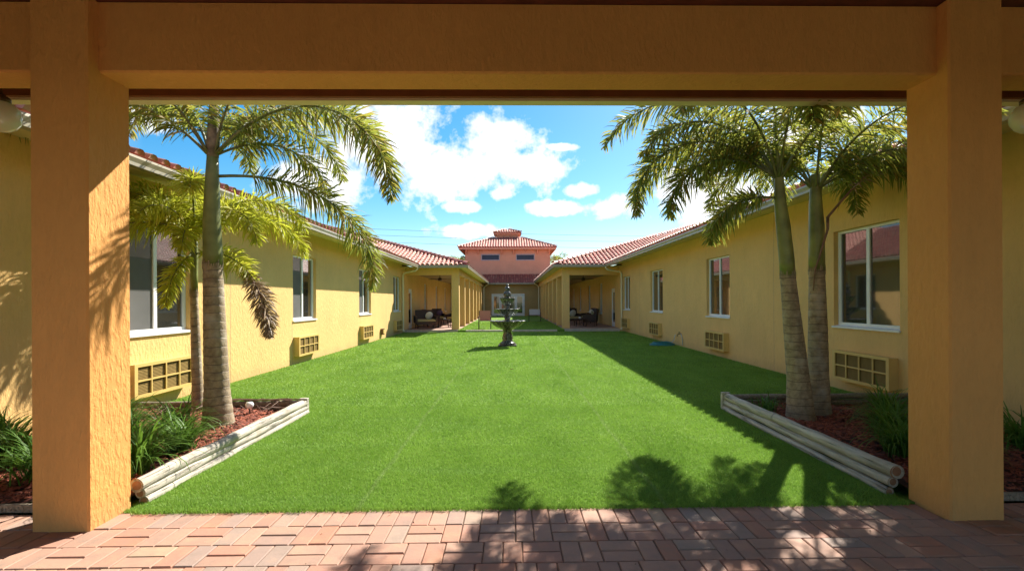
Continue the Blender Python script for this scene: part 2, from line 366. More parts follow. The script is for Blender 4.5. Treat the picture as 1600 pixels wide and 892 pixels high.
def blades(x0, x1, y0, y1, dens, w, h, excl):
    n = int((x1-x0)*(y1-y0)*dens); x = rng.uniform(x0, x1, n); y = rng.uniform(y0, y1, n)
    keep = np.ones(n, bool)
    for a, b_, c2, d in excl: keep &= ~((x > a) & (x < b_) & (y > c2) & (y < d))
    x = x[keep]; y = y[keep]; n = len(x)
    an = rng.uniform(0, 2*np.pi, n); hh = h*rng.uniform(.55, 1.15, n); ww = w*rng.uniform(.7, 1.3, n)*.5
    la = rng.uniform(0, 2*np.pi, n); ln = hh*rng.uniform(.1, .9, n)
    z = np.full(n, .002)
    a = np.stack([x-np.cos(an)*ww, y-np.sin(an)*ww, z], 1); b_ = np.stack([x+np.cos(an)*ww, y+np.sin(an)*ww, z], 1)
    c2 = np.stack([x+np.cos(la)*ln, y+np.sin(la)*ln, hh], 1)
    return np.stack([a, b_, c2], 1).reshape(-1, 3)
ex = [(-6, -2.80, 0, 6.95), (2.92, 6, 0, 6.95)]
V = np.concatenate([blades(-2.85, 2.95, 3.63, 5.2, 22000, .0042, .024, ex), blades(-2.85, 2.95, 5.2, 7.2, 11000, .0065, .025, ex), blades(WL, WR, 7.2, 11, 4200, .0105, .026, ex), blades(WL, WR, 11, 14, 1900, .016, .028, ex), blades(WL, WR, 14, 18, 950, .024, .032, ex), blades(WL, WR, 18, 24.3, 500, .034, .032, ex), blades(-2.6, 2.6, 24.5, 34, 260, .05, .03, []) + [0, 0, .088],
                    blades(-2.7, 2.88, 3.60, 3.67, 18000, .0045, .032, [])])
tag(fastmesh('turf', V, np.arange(len(V)).reshape(-1, 3), 'blade'), 'short bright green turf blades covering the courtyard lawn', 'grass', None, 'stuff')

# paving
pav = MB().box(-7.5, 7.5, -9, 3.66, -.3, -.012).build('pavement', 'sand'); tag(pav, 'brick paved walkway in a basket weave under the arcade', None, None, 'structure')
BW, BL, G = .1175, .235, .006
DY = .25
def brick_mesh(lx, ly):
    return MB().bbox(-lx/2+G/2, lx/2-G/2, -ly/2+G/2, ly/2-G/2, -.06, 0, .005)
bv = brick_mesh(BW, DY).mesh('paver_brick', 'paver'); bh = brick_mesh(BL, DY/2).mesh('paver_brick', 'paver')
near = []; ytop = 3.64
def put(x, y, vert):
    near.append((x, y, vert))
nx = int(15/BW)
for i in range(nx): put(-7.5+BW*(i+.5), ytop-DY/2, True)
row = 0
while ytop-DY-row*DY > -8.8:
    yc = ytop-DY-row*DY-DY/2
    for j in range(int(15/BL)):
        xc = -7.5+BL*(j+.5)+(.04 if row % 2 else 0)
        if (j+row) % 2: put(xc, yc+DY/4, False); put(xc, yc-DY/4, False)
        else: put(xc-BW/2, yc, True); put(xc+BW/2, yc, True)
    row += 1
near = [b_ for b_ in near if not any(a-.02 < b_[0] < a+.38 and 3.36 < b_[1] < 3.66 for a in (-3.16, 2.97))]
vis = [b_ for b_ in near if 2.72 < b_[1] < 3.7 and abs(b_[0]) < .9+b_[1]*.98]
vis.sort(key=lambda q: q[0]**2+q[1]**2); vis = vis[:298]; vs_ = set(vis)
for x, y, ve in vis:
    o = link('paver_brick', bv if ve else bh, pav, (x+rnd.uniform(-.0015, .0015), y+rnd.uniform(-.0015, .0015), rnd.uniform(-.003, .003)))
    o.rotation_euler = (rnd.uniform(-.006, .006), rnd.uniform(-.006, .006), rnd.uniform(-.008, .008))
mb = MB()
for x, y, ve in near:
    if (x, y, ve) in vs_: continue
    lx, ly = (BW, DY) if ve else (BL, DY/2); z = rnd.uniform(-.003, .003)
    mb.bbox(x-lx/2+G/2, x+lx/2-G/2, y-ly/2+G/2, y+ly/2-G/2, -.06, z, .005)
tag(mb.build('paver_bricks', 'paver', pav), None, None, None, 'stuff')

# ---------------------------------------------------------------- near arcade
arc = empty('arcade', (0, 3.5, 0), 'orange stucco arcade framing the view, square columns under a deep beam', 'arcade')
arc_loc = Vector((0, 3.5, 0))
def arcp(mbx, name, m, **k):
    mbx.v = [(x, y-3.5, z) for x, y, z in mbx.v]; return mbx.build(name, m, arc, **k)
CB = .012
def column_mb(x0, x1, y0, y1, z0, z1, c=.012):
    prof = [(x0+c, y0), (x1-c, y0), (x1, y0+c), (x1, y1-c), (x1-c, y1), (x0+c, y1), (x0, y1-c), (x0, y0+c)]
    return MB().prism(prof, z0, z1, 'z')
for x in (-3.157, 2.971, -9.3, 9.1): arcp(column_mb(x, x+.375, 3.355, 3.73, -.05, 3.53), 'column', 'column')
for x0, x1 in ((-8.9, -3.157), (-2.782, 2.971), (3.346, 9.1)):
    arcp(MB().prism([(3.45, 3.06+.012), (3.462, 3.06), (3.718, 3.06), (3.722, 3.065), (3.722, 3.53), (3.45, 3.53)], x0, x1, 'x'), 'beam', 'column')
for i in range(21):      # ceiling boards
    y = 3.6-i*.28; arcp(MB().box(-9, 9, y-.275, y, 3.535, 3.56), 'ceiling_board', 'ceiling')
arcp(MB().box(-9, 9, -2.4, 4.16, 3.57, 3.62), 'roof_deck', 'fasciawood')
arcp(MB().box(-9, 9, 3.735, 4.165, 3.32, 3.345), 'soffit', 'fasciawood')
arcp(MB().box(-9, 9, 4.168, 4.20, 3.19, 3.5), 'fascia', 'fasciawood')
arcp(MB().prism([(4.202, 3.168), (4.30, 3.168), (4.33, 3.22), (4.33, 3.30), (4.202, 3.30)], -4.33, 4.5, 'x'), 'gutter', 'gutterlight')
arcp(MB().prism([(4.23, 3.32), (4.2, 3.5), (.9, 4.55), (-2.5, 3.75), (-2.5, 3.63), (4.1, 3.63), (4.1, 3.40)], -9, 9, 'x'), 'roof', 'tilered')
arcp(MB().box(-9, 9, -1.9, -1.63, 3.06, 3.53), 'beam', 'column')
for x in (-3.157, 2.971, -9.3, 9.1): arcp(column_mb(x, x+.375, -2.0, -1.625, -.05, 3.53), 'column', 'column')
for sx, nm in ((-3.95, 'left'), (4.17, 'right')):
    g = empty('globe_lamp', (sx, 3.97, 2.95), 'round white glass globe lamp hanging at the %s edge of the arcade' % nm, 'lamp', 'globe lamps under the arcade eave')
    MB().lathe([(.001, -.125), (.05, -.115), (.09, -.088), (.116, -.045), (.125, 0), (.116, .045), (.09, .088), (.05, .112)], n=28).build('globe', 'globe', g, True)
    MB().lathe([(.001, .105), (.06, .105), (.06, .14), (.03, .16), (.012, .18), (.012, .36), (.05, .365), (.05, .37), (.001, .37)], n=16).build('lamp_holder', 'brass', g, True)

# ---------------------------------------------------------------- roof tile fields
def tile_pieces(o, across, up, slope_len, width, inside, sp=.225, course=.36, r=.085):
    """barrel tiles in a plane: o origin at the eave, across/up unit vectors, inside(a,b) tests"""
    nrm = across.cross(up).normalized()
    if nrm.z < 0: nrm = -nrm
    mb = MB(); na = int(width/sp); nbq = int(slope_len/course)
    SEG = 5
    for i in range(na):
        for j in range(nbq):
            a = (i+.5)*sp; b_ = j*course
            if not inside(a, b_+.15): continue
            vs = []
            for e, (bb, lift, rr) in enumerate(((b_-.02, .028, r), (b_+course+.02, .004, r*.86))):
                for k in range(SEG+1):
                    an = math.pi*k/SEG
                    vs.append(o+across*(a+math.cos(an)*rr)+up*bb+nrm*(lift+math.sin(an)*rr*.85))
            fs = [(k, k+1, SEG+2+k, SEG+1+k) for k in range(SEG)]+[tuple(range(SEG+1))]
            mb.add(vs, fs)
    return mb
def slope_plane(mb, pts, th=.06):
    n = len(pts); mb.add([tuple(p) for p in pts]+[(p[0], p[1], p[2]-th) for p in pts], [tuple(range(n)), tuple(range(n, 2*n))[::-1]]+[(i, (i+1) % n, (i+1) % n+n, i+n) for i in range(n)])
def ridge_caps(p0, p1, sp=.38, r=.10):
    p0 = Vector(p0); p1 = Vector(p1); L = (p1-p0).length; d = (p1-p0)/L; mb = MB()
    side = d.cross(Vector((0, 0, 1))).normalized(); nn = side.cross(d).normalized()
    for i in range(int(L/sp)):
        vs = []
        for b_, lift, rr in ((i*sp-.02, .05, r), (i*sp+sp+.02, .025, r*.85)):
            for k in range(7):
                an = math.pi*k/6; vs.append(p0+d*b_+side*math.cos(an)*rr+nn*(lift+math.sin(an)*rr*.9-.02))
        mb.add(vs, [(k, k+1, k+8, k+7) for k in range(6)]+[tuple(range(7))])
    return mb

# ---------------------------------------------------------------- the two wings
def wing(s, label, W_, S, C, P, zt, Ytop, Yp, Ye, wins, pdoor):
    """s side sign; W_ wall x; S main eave x; C porch eave x; P porch column inner face; zt gutter top; Ytop wall top z"""
    root = empty('wing_building', (s*W_, 12, 0), label, 'building')
    off = (s*W_, 12, 0)
    def part(mbx, name, m, parent=None, **k):
        if parent is None or parent is root:
            mbx.v = [(x-off[0], y-off[1], z-off[2]) for x, y, z in mbx.v]; return mbx.build(name, m, root, **k)
        mbx.v = [(x-off[0], y-off[1], z-off[2]) for x, y, z in mbx.v]; return mbx.build(name, m, parent, **k)
    pit = .32; zb = zt-.12
    # wall with openings
    ops = [(a, b_, 1.04, 2.64) for a, b_ in wins]+[(pdoor, pdoor+.95, .09, 2.15)]+[(y, y+1.0, .7, 2.55) for y in (30.2, 34.8, 39.4, 43.6)]
    ops.sort(); mb = MB(); x0, x1 = s*W_, s*(W_+.25); y = 2.0; zt2 = Ytop
    for a, b_, z0, z1 in ops:
        mb.box(x0, x1, y, a, -.055, zt2)
        if z0 > .1: mb.box(x0, x1, a, b_, -.055, z0)
        mb.box(x0, x1, a, b_, z1, zt2); y = b_
    mb.box(x0, x1, y, 47.4, -.055, zt2)
    part(mb, 'wall', 'wall')
    for jy in ((9.4, 12.02, 21.0) if s < 0 else (10.4, 21.4)):
        part(MB().box(s*(W_-.0015), s*(W_+.01), jy, jy+.007, -.05, Ytop-.05 if jy != 12.02 else 1.0), 'control_joint', 'concretered')
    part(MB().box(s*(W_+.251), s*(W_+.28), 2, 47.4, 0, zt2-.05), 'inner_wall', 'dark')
    fr = W_+.075
    def window(a, b_, z0, z1, scr=True):
        f = MB(); fw = .045; xa, xb = s*fr, s*(fr+.05)
        f.box(xa, xb, a+.003, b_-.003, z1-fw, z1-.003); f.box(xa, xb, a+.003, b_-.003, z0+.03, z0+.03+fw)
        f.box(xa, xb, a+.003, a+fw, z0+.03+fw, z1-fw); f.box(xa, xb, b_-fw, b_-.003, z0+.03+fw, z1-fw)
        mid = (a+b_)/2
        f.box(s*(fr-.006), xb, mid-.035, mid+.035, z0+.03+fw, z1-fw)
        w = part(f, 'window', 'white')
        # screened sash on one side, plain glass on the other
        part(MB().box(s*(fr+.018), s*(fr+.03), a+fw, mid-.035, z0+.03+fw, z1-fw), 'pane', 'screen' if s < 0 and scr else 'glass', w)
        part(MB().box(s*(fr+.03), s*(fr+.042), mid+.035, b_-fw, z0+.03+fw, z1-fw), 'pane', 'glass', w)
        g = MB(); q = mid+.036 if True else 0
        g.box(s*(fr+.008), s*(fr+.029), q, q+.02, z0+.03+fw, z1-fw); g.box(s*(fr+.008), s*(fr+.029), b_-fw-.02, b_-fw, z0+.03+fw, z1-fw)
        part(g, 'sash', 'mullion', w)
        part(MB().prism([(s*(W_-.03), z0-.015), (s*(W_-.03), z0+.012), (s*fr, z0+.03), (s*(fr+.05), z0+.03), (s*(fr+.05), z0+.002), (s*(W_-.002), z0+.002), (s*(W_-.002), z0-.015)], a-.02, b_+.02, 'y'), 'window_sill', 'white', w)
    for a, b_ in wins: window(a, b_, 1.04, 2.64)
    for yy in (30.2, 34.8, 39.4, 43.6): window(yy, yy+1.0, .7, 2.55, False)
    # blind cord seen in one window is left to the glass; through-wall air conditioners
    for a, b_ in wins:
        mid = (a+b_)/2-.07; a0, a1 = mid-.62, mid+.62; z0, z1 = .20, .66; xf = W_-.14
        case = MB()
        case.box(s*(xf+.02), s*(W_-.001), a0, a1, z1-.03, z1); case.box(s*(xf+.02), s*(W_-.001), a0, a1, z0, z0+.03)
        case.box(s*(xf+.02), s*(W_-.001), a0, a0+.03, z0+.03, z1-.03); case.box(s*(xf+.02), s*(W_-.001), a1-.03, a1, z0+.03, z1-.03)
        bw = .02
        case.box(s*xf, s*(xf+.019), a0-.006, a1+.006, z1-.038, z1+.006); case.box(s*xf, s*(xf+.019), a0-.006, a1+.006, z0-.006, z0+.038)
        zm = (z0+z1)/2
        case.box(s*(xf+.001), s*(xf+.018), a0+.06, a1-.06, zm-bw/2, zm+bw/2)
        cols = [a0-.006+i*((a1-a0+.012)-.06)/4 for i in range(5)]
        for c in (0, 4): case.box(s*xf, s*(xf+.0185), cols[c], cols[c]+.06, z0+.038, z1-.038)
        for c in (1, 2, 3): case.box(s*xf, s*(xf+.0185), cols[c]+.02, cols[c]+.04, z0+.038, z1-.038)
        ac = part(case, 'air_conditioner', 'acbox')
        for c in range(4):
            for r0, r1 in ((z0+.039, zm-bw/2), (zm+bw/2, z1-.039)):
                p = MB(); ya, yb = cols[c]+.04, cols[c+1]+.02; n = 9
                for k in range(n):
                    zz = r0+(r1-r0)*k/n; p.add([(s*(xf+.022), ya, zz), (s*(xf+.022), yb, zz), (s*(xf+.034), yb, zz+(r1-r0)/n*.8), (s*(xf+.034), ya, zz+(r1-r0)/n*.8)], [(0, 1, 2, 3) if s > 0 else (3, 2, 1, 0)])
                p.box(s*(xf+.036), s*(xf+.05), ya, yb, r0, r1)
                part(p, 'grille_panel', 'grille', ac)
    # soffit and gutter of the main eave
    part(MB().prism([(s*S, zb+.0), (s*S, zb+.025), (s*(W_-.002), Ytop), (s*(W_-.002), Ytop-.035)], 4.34, Ye, 'y'), 'soffit', 'soffit')
    gp = [(s*S, zb), (s*(S+.10), zb), (s*(S+.12), zt-.012), (s*(S+.12), zt), (s*(S+.02), zt), (s*(S-.02), zt), (s*(S-.02), zt-.03)]
    part(MB().prism([(s*(S-.02), zt), (s*(S-.025), zt-.03), (s*(S-.004), zb+.04), (s*(S-.004), zb), (s*(S+.09), zb-.001), (s*(S+.09), zt)], 4.34, Ye+.03, 'y'), 'gutter', 'gutter')
    # porch: slab, columns, beams, ceiling, eaves
    part(MB().box(s*(P+.0), s*(W_-.002), Yp-.1, 47.4, -.05, .10), 'porch_floor', 'concretered')
    part(MB().box(s*(P-.02), s*(W_-.002), Yp-.22, Yp-.102, -.05, .095), 'porch_kerb', 'concrete')
    for k in range(7):
        yy = Yp+k*3.12
        if yy < 45: part(column_mb(*sorted((s*P, s*(P+.37))), yy, yy+.37, .09, 2.80), 'porch_column', 'wall')
    part(MB().box(s*(P-.001), s*(P+.371), Yp-.001, 47.35, 2.80, zb+.03), 'porch_beam', 'wall')
    part(MB().box(s*(P+.372), s*(W_-.002), Yp+.02, Yp+.35, 2.80, zb+.03), 'porch_beam', 'wall')
    part(MB().box(s*(P+.372), s*(W_-.002), Yp+.36, 47.35, 2.96, 3.0), 'porch_ceiling', 'ceilpaint')
    part(MB().box(s*C, s*(W_-.004), Ye, Yp+.4, zb+.031, zb+.05), 'porch_soffit', 'soffit')
    part(MB().box(s*C, s*(P+.3), Yp+.401, 46.7, zb+.031, zb+.05), 'porch_soffit', 'soffit')
    part(MB().prism([(Ye-.02, zt), (Ye-.025, zt-.03), (Ye-.004, zb+.04), (Ye-.004, zb), (Ye+.09, zb), (Ye+.09, zt)], s*(C-.02), s*(S+.085), 'x'), 'gutter', 'gutter')
    part(MB().prism([(s*(C-.02), zt), (s*(C-.025), zt-.03), (s*(C-.004), zb+.04), (s*(C-.004), zb), (s*(C+.09), zb), (s*(C+.09), zt-.001)], Ye+.0, 46.6, 'y'), 'gutter', 'gutter')
    # downspouts with swan necks
    yq = Ye-.12
    part(MB().tube([(s*(S+.03), yq, zb-.0), (s*(S+.03), yq, zb-.07), (s*(S+.12), yq, zb-.15), (s*(W_-.12), yq+.02, zb-.26), (s*(W_-.06), yq+.02, zb-.36), (s*(W_-.06), yq+.02, .18), (s*(W_-.10), yq-.06, .06)], .045, 8), 'downspout', 'gutterlight')
    part(MB().tube([(s*(C+.03), 46.1, zb-.0), (s*(C+.03), 46.1, zb-.07), (s*(P-.12), 46.3, zb-.3), (s*(P-.06), 46.3, zb-.42), (s*(P-.06), 46.3, .12)], .05, 8), 'downspout', 'gutterlight')
    # door onto the porch
    d = MB(); a, b_ = pdoor, pdoor+.95; xa = W_+.03
    d.box(s*(xa), s*(xa+.06), a+.003, a+.07, .1, 2.147); d.box(s*xa, s*(xa+.06), b_-.07, b_-.003, .1, 2.147); d.box(s*xa, s*(xa+.06), a+.07, b_-.07, 2.07, 2.147)
    d.box(s*(xa+.01), s*(xa+.05), a+.07, a+.2, .1, 2.07); d.box(s*(xa+.01), s*(xa+.05), b_-.2, b_-.07, .1, 2.07); d.box(s*(xa+.01), s*(xa+.05), a+.2, b_-.2, .1, .34); d.box(s*(xa+.01), s*(xa+.05), a+.2, b_-.2, 1.93, 2.07)
    do = part(d, 'door', 'white')
    part(MB().box(s*(xa+.02), s*(xa+.04), a+.2, b_-.2, .34, 1.93), 'door_glass', 'glass', do)
    part(MB().tube([(s*(xa-.01), a+.14, 1.02), (s*(xa-.04), a+.14, 1.02), (s*(xa-.04), a+.24, 1.02)], .012, 6), 'handle', 'brass', do)
    # roof planes
    RX = 14.; up_main = Vector((s, 0, pit)).normalized(); cosp = 1/math.sqrt(1+pit*pit)
    z = lambda t: zt+pit*t
    base = MB()
    slope_plane(base, [(s*S, 4.35, z(0)), (s*S, Ye, z(0)), (s*RX, Ye+RX-S, z(RX-S)), (s*RX, 4.35, z(RX-S))])
    slope_plane(base, [(s*S, Ye, z(0)-.001), (s*C, Ye, z(0)-.001), (s*RX, Ye+RX-C, z(RX-C)-.001), (s*RX, Ye+RX-S, z(RX-S)-.001)])
    slope_plane(base, [(s*C, Ye, z(0)-.002), (s*C, 47.3, z(0)-.002), (s*RX, 47.3, z(RX-C)-.002), (s*RX, Ye+RX-C, z(RX-C)-.002)])
    base.box(s*RX, s*(RX+.2), 4.35, 47.3, 0, z(RX-S)-.1)
    roof = part(base, 'roof', 'tilered')
    def field(o, ac, up, L, w, ins):
        mbx = tile_pieces(Vector(o), ac, up, L, w, ins)
        tag(part(mbx, 'roof_tiles', 'tile', roof, smooth=True), None, None, None, 'stuff')
    field((s*S, 4.35, zt), Vector((0, 1, 0)), up_main, (RX-S)/cosp, 36, lambda a, b_: (a+4.35 < Ye+b_*cosp-.05) and not (b_ < .3 and a < 6.3))
    field((s*C, Ye, zt), Vector((s, 0, 0)), Vector((0, 1, pit)).normalized(), (RX-C)/cosp, RX-C, lambda a, b_: b_*cosp < a and b_*cosp > a-(S-C)-.1)
    field((s*C, Ye, zt), Vector((0, 1, 0)), up_main, (RX-C)/cosp, 46.7-Ye, lambda a, b_: b_*cosp < a and b_ < 7)
    tag(part(ridge_caps((s*C, Ye, zt+.05), (s*RX, Ye+RX-C, z(RX-C)+.05)), 'hip_tiles', 'tile', roof, smooth=True), None, None, None, 'stuff')
    # eave tiles near the camera, one by one
    pr = tile_pieces(Vector((0, 0, 0)), Vector((0, 1, 0)), up_main, .37, .23, lambda a, b_: True).mesh('roof_tile', 'tile', True)
    for i in range(28):
        o = link('roof_tile', pr, roof, (s*S-off[0], 4.35+i*.225-off[1], zt-off[2])); o.rotation_euler.z = rnd.uniform(-.02, .02)
    return root
M['grille'] = simple('grille_louvre', (.25, .17, .06), .95, .1, 12, 0, 0, .05)
M['ceilpaint'] = simple('porch_ceiling_paint', (.34, .26, .15), .6, .1, 5)
wing(-1, 'sunlit yellow stucco wing left of the lawn, with red tiled roof', 5.2, 4.42, 2.07, 2.58, 3.23, 3.29, 24.9, 24.1,
     [(6.83, 8.25), (12.08, 13.5), (17.3, 18.75), (22.3, 23.7)], 25.6)
wing(1, 'shaded yellow stucco wing right of the lawn, with red tiled roof', 5.48, 4.62, 2.10, 2.60, 3.28, 3.36, 25.5, 24.7,
     [(7.0, 8.45), (12.52, 14.02), (18.1, 19.7), (23.1, 24.5)], 26.5)

# ---------------------------------------------------------------- hall at the far end
hall = empty('hall_building', (0, 50, 0), 'salmon two storey hall with tiled hip roof and cupola closing the far end', 'building')
def hp(mbx, name, m, parent=None, **k):
    mbx.v = [(x, y-50, z) for x, y, z in mbx.v]; return mbx.build(name, m, parent or hall, **k)
DX0, DX1 = -1.75, 1.17
mb = MB(); mb.box(-8, DX0, 47.41, 47.7, -.05, 3.1); mb.box(DX1, 8, 47.41, 47.7, -.05, 3.1); mb.box(DX0, DX1, 47.41, 47.7, 2.08, 3.1)
hp(mb, 'wall', 'farwall')
for k in range(4):
    w = (DX1-DX0)/4; a = DX0+k*w; f = MB()
    f.box(a+.002, a+.12, 47.44, 47.5, .1, 2.078); f.box(a+w-.12, a+w-.002, 47.44, 47.5, .1, 2.078); f.box(a+.12, a+w-.12, 47.44, 47.5, .1, .35); f.box(a+.12, a+w-.12, 47.44, 47.5, 1.92, 2.078)
    d = hp(f, 'door', 'white'); hp(MB().box(a+.12, a+w-.12, 47.46, 47.48, .35, 1.92), 'door_glass', 'glass', d)
f = MB(); f.box(DX0-.09, DX0-.001, 47.37, 47.5, .1, 2.17); f.box(DX1+.001, DX1+.09, 47.37, 47.5, .1, 2.17); f.box(DX0, DX1, 47.37, 47.5, 2.081, 2.17); hp(f, 'door_frame', 'white')
hp(MB().prism([(46.68, 3.17), (46.675, 3.14), (46.70, 3.08), (46.70, 3.04), (46.8, 3.04), (46.8, 3.16)], -2.1, 2.12, 'x'), 'gutter', 'gutter')
hp(MB().box(-2.1, 2.12, 46.81, 47.409, 3.06, 3.10), 'soffit', 'soffit')
for x in (-2.28, 2.28): hp(MB().box(x-.17, x+.17, 46.62, 46.80, 3.16, 3.27), 'gutter_corner', 'gutterlight')
base = MB(); slope_plane(base, [(-9, 46.75, 3.15), (9, 46.75, 3.15), (9, 50.1, 4.19), (-9, 50.1, 4.19)]); lr = hp(base, 'roof', 'tilered')
mbx = tile_pieces(Vector((-9, 46.75, 3.15)), Vector((1, 0, 0)), Vector((0, 1, .31)).normalized(), 3.5, 18, lambda a, b_: True); tag(hp(mbx, 'roof_tiles', 'tilered', lr, smooth=True), None, None, None, 'stuff')
TX0, TX1, TY0, TY1, TZ = -4.54, 3.9, 50., 58.4, 6.62
mb = MB(); wn = [(-2.9, -1.18), (.55, 2.3)]; x = TX0
for a, b_ in wn:
    mb.box(x, a, TY0, TY0+.25, 2.5, TZ); mb.box(a, b_, TY0, TY0+.25, 2.5, 5.58); mb.box(a, b_, TY0, TY0+.25, 6.08, TZ); x = b_
mb.box(x, TX1, TY0, TY0+.25, 2.5, TZ); mb.box(TX0, TX0+.25, TY0+.25, TY1, 2.5, TZ); mb.box(TX1-.25, TX1, TY0+.25, TY1, 2.5, TZ); mb.box(TX0+.25, TX1-.25, TY1-.25, TY1, 2.5, TZ)
hp(mb, 'tower_wall', 'salmon')
hp(MB().box(-9, 9, 50.3, 60, -.05, 3.9), 'rear_block', 'salmon')
M['slate'] = simple('grey_window_trim', (.36, .36, .40), .5)
for a, b_ in wn:
    f = MB(); z0, z1 = 5.58, 6.08; t_ = .07
    f.box(a-.06, b_+.06, TY0-.03, TY0+.05, z1-.02, z1+.07); f.box(a-.06, b_+.06, TY0-.03, TY0+.05, z0-.07, z0+.02); f.box(a-.06, a+.02, TY0-.03, TY0+.05, z0+.02, z1-.02); f.box(b_-.02, b_+.06, TY0-.03, TY0+.05, z0+.02, z1-.02)
    w = hp(f, 'window', 'slate'); hp(MB().box(a+.02, b_-.02, TY0+.03, TY0+.06, z0+.02, z1-.02), 'pane', 'towerglass', w)
EX0, EX1, EY0, EY1 = TX0-.66, TX1+.62, TY0-.62, TY1+.62
def hip_roof(ex0, ex1, ey0, ey1, z0, pit, top, name):
    cx, cy = (ex0+ex1)/2, (ey0+ey1)/2; hx, hy = (ex1-ex0)/2, (ey1-ey0)/2; k = top
    b = MB(); q = [(ex0, ey0), (ex1, ey0), (ex1, ey1), (ex0, ey1)]
    def P(i, t): x, y = q[i]; return (x+(cx-x)*t, y+(cy-y)*t, z0+pit*hx*t)
    for i in range(4):
        j = (i+1) % 4; slope_plane(b, [P(i, 0), P(j, 0), P(j, k), P(i, k)])
    rf = hp(b, name, 'tilered')
    for i in range(4):
        j = (i+1) % 4; a = Vector(P(i, 0)); c = Vector(P(j, 0)); ac = (c-a).normalized(); upv = Vector((-ac.y, ac.x, 0)); up = (upv+Vector((0, 0, pit*(hx/(hx if i % 2 else hy))))).normalized()
        L = (c-a).length; cosx = up.length and math.sqrt(up.x**2+up.y**2)
        depth = hy if i % 2 == 0 else hx
        mbx = tile_pieces(a, ac, up, depth*k/cosx, L, lambda aa, bb: (bb*cosx < aa*(depth/(L/2))) and (bb*cosx < (L-aa)*(depth/(L/2))), .26, .38, .098)
        tag(hp(mbx, 'roof_tiles', 'tile', rf, smooth=True), None, None, None, 'stuff')
    for i in range(4): tag(hp(ridge_caps(tuple(Vector(P(i, 0))+Vector((0, 0, .06))), tuple(Vector(P(i, k))+Vector((0, 0, .06)))), 'hip_tiles', 'tile', rf, smooth=True), None, None, None, 'stuff')
    return rf
hip_roof(EX0, EX1, EY0, EY1, 6.80, .38, .74, 'tower_roof')
mb = MB(); mb.box(EX0+.05, EX1-.05, EY0+.05, EY0+.12, 6.58, 6.79); mb.box(EX0+.05, EX1-.05, EY1-.12, EY1-.05, 6.58, 6.79); mb.box(EX0+.05, EX0+.12, EY0+.12, EY1-.12, 6.58, 6.79); mb.box(EX1-.12, EX1-.05, EY0+.12, EY1-.12, 6.58, 6.79)
M['salmontrim'] = simple('salmon_trim', (.70, .36, .24), .6, .05, 4)
hp(mb, 'eave_trim', 'salmontrim'); hp(MB().box(EX0+.13, EX1-.13, EY0+.13, TY0-.001, 6.63, 6.68), 'eave_soffit', 'salmontrim')
for k in range(8):
    x = TX0+.12+k*(TX1-TX0-.24)/7
    if k in (2, 5): h = .16
    else: h = .5
    hp(MB().prism([(TY0-.002, 6.62), (TY0-.5, 6.62), (TY0-.5, 6.55), (TY0-.1, 6.62-h), (TY0-.002, 6.62-h)], x-.045, x+.045, 'x'), 'bracket', 'salmontrim')
CX, CY = (TX0+TX1)/2-.05, 54.2
hp(MB().box(CX-1.12, CX+1.12, CY-1.12, CY+1.12, 7.9, 8.62), 'cupola_wall', 'salmon')
mb = MB(); mb.box(CX-1.38, CX+1.38, CY-1.38, CY+1.38, 8.52, 8.66); hp(mb, 'cupola_trim', 'salmontrim')
hip_roof(CX-1.46, CX+1.46, CY-1.46, CY+1.46, 8.69, .34, .97, 'cupola_roof')
for k in range(4):
    x = CX-1.0+k*.667; hp(MB().prism([(CY-1.122, 8.52), (CY-1.35, 8.52), (CY-1.35, 8.47), (CY-1.122, 8.2)], x-.04, x+.04, 'x'), 'bracket', 'salmontrim')

# ---------------------------------------------------------------- timber edging and beds
def rlog(y0, y1, x, z, r, wob=.006, axis='y'):
    n = 26; pts = []; rr = []; ph = rnd.uniform(0, 6)
    for i in range(n+1):
        t = i/n; a = y0+(y1-y0)*t
        dx_ = wob*math.sin(ph+t*7); dz_ = wob*.6*math.sin(ph*2+t*11)
        pts.append((x+dx_, a, z+dz_) if axis == 'y' else (a, x+dx_, z+dz_)); rr.append(r*(1+.035*math.sin(t*23+ph)+.02*rnd.uniform(-1, 1)))
    return MB().tube(pts, rr, 14)
def planter(s, x, y0, y1, xw, label):
    root = empty('timber_edging', (0, 0, 0), label, 'garden edging', 'timber edgings around the palm beds')
    for k in range(3):
        z = ((.016, .078, .147) if s < 0 else (.022, .10, .182))[k]; ya = y0+(.03, .02, 0)[k]
        # long runs are two timbers butted end to end, as staggered as the real ones
        cut = (4.9, 5.7, 5.35)[k] + (.2 if s > 0 else 0)
        lean = (-.034, -.016, 0)[k]*s
        for a, b_ in ((ya, cut-.004), (cut+.004, y1)):
            o = rlog(a, b_, x+lean+rnd.uniform(-.004, .004), z, (.036, .038, .05)[k]).build('timber', 'log', root, True)
            smooth_angle(o, 50)
        smooth_angle(rlog(x+s*.05, xw, y1-.05+(.0, .01, -.008)[k], z, .040, .005, 'x').build('timber', 'loggrey', root, True), 50)
    for zc, lx, rd, ya in zip(((.016, .078, .147) if s < 0 else (.022, .10, .182)), (-.034, -.016, 0), (.037, .039, .0515), (.03, .02, 0)):
        e = MB(); n = 18; yy = y0+ya-.004
        e.add([(x+lx*s+rd*math.cos(2*math.pi*j/n), yy+.006, max(.006, zc+rd*math.sin(2*math.pi*j/n))) for j in range(n)]+[(x+lx*s, yy, zc)], [(j, (j+1) % n, n) for j in range(n)]); e.build('cut_end', 'logend', root)
    MB().box(x-.06, x+.045, y1-.03, y1+.03, .0, .205 if s < 0 else .24).build('corner_post', 'log', root)
    return root
planter(-1, -2.79, 3.78, 6.83, -5.19, 'three high bleached timber logs edging the left palm bed')
planter(1, 2.93, 3.78, 6.83, 5.47, 'three high grey timber logs edging the right palm bed')
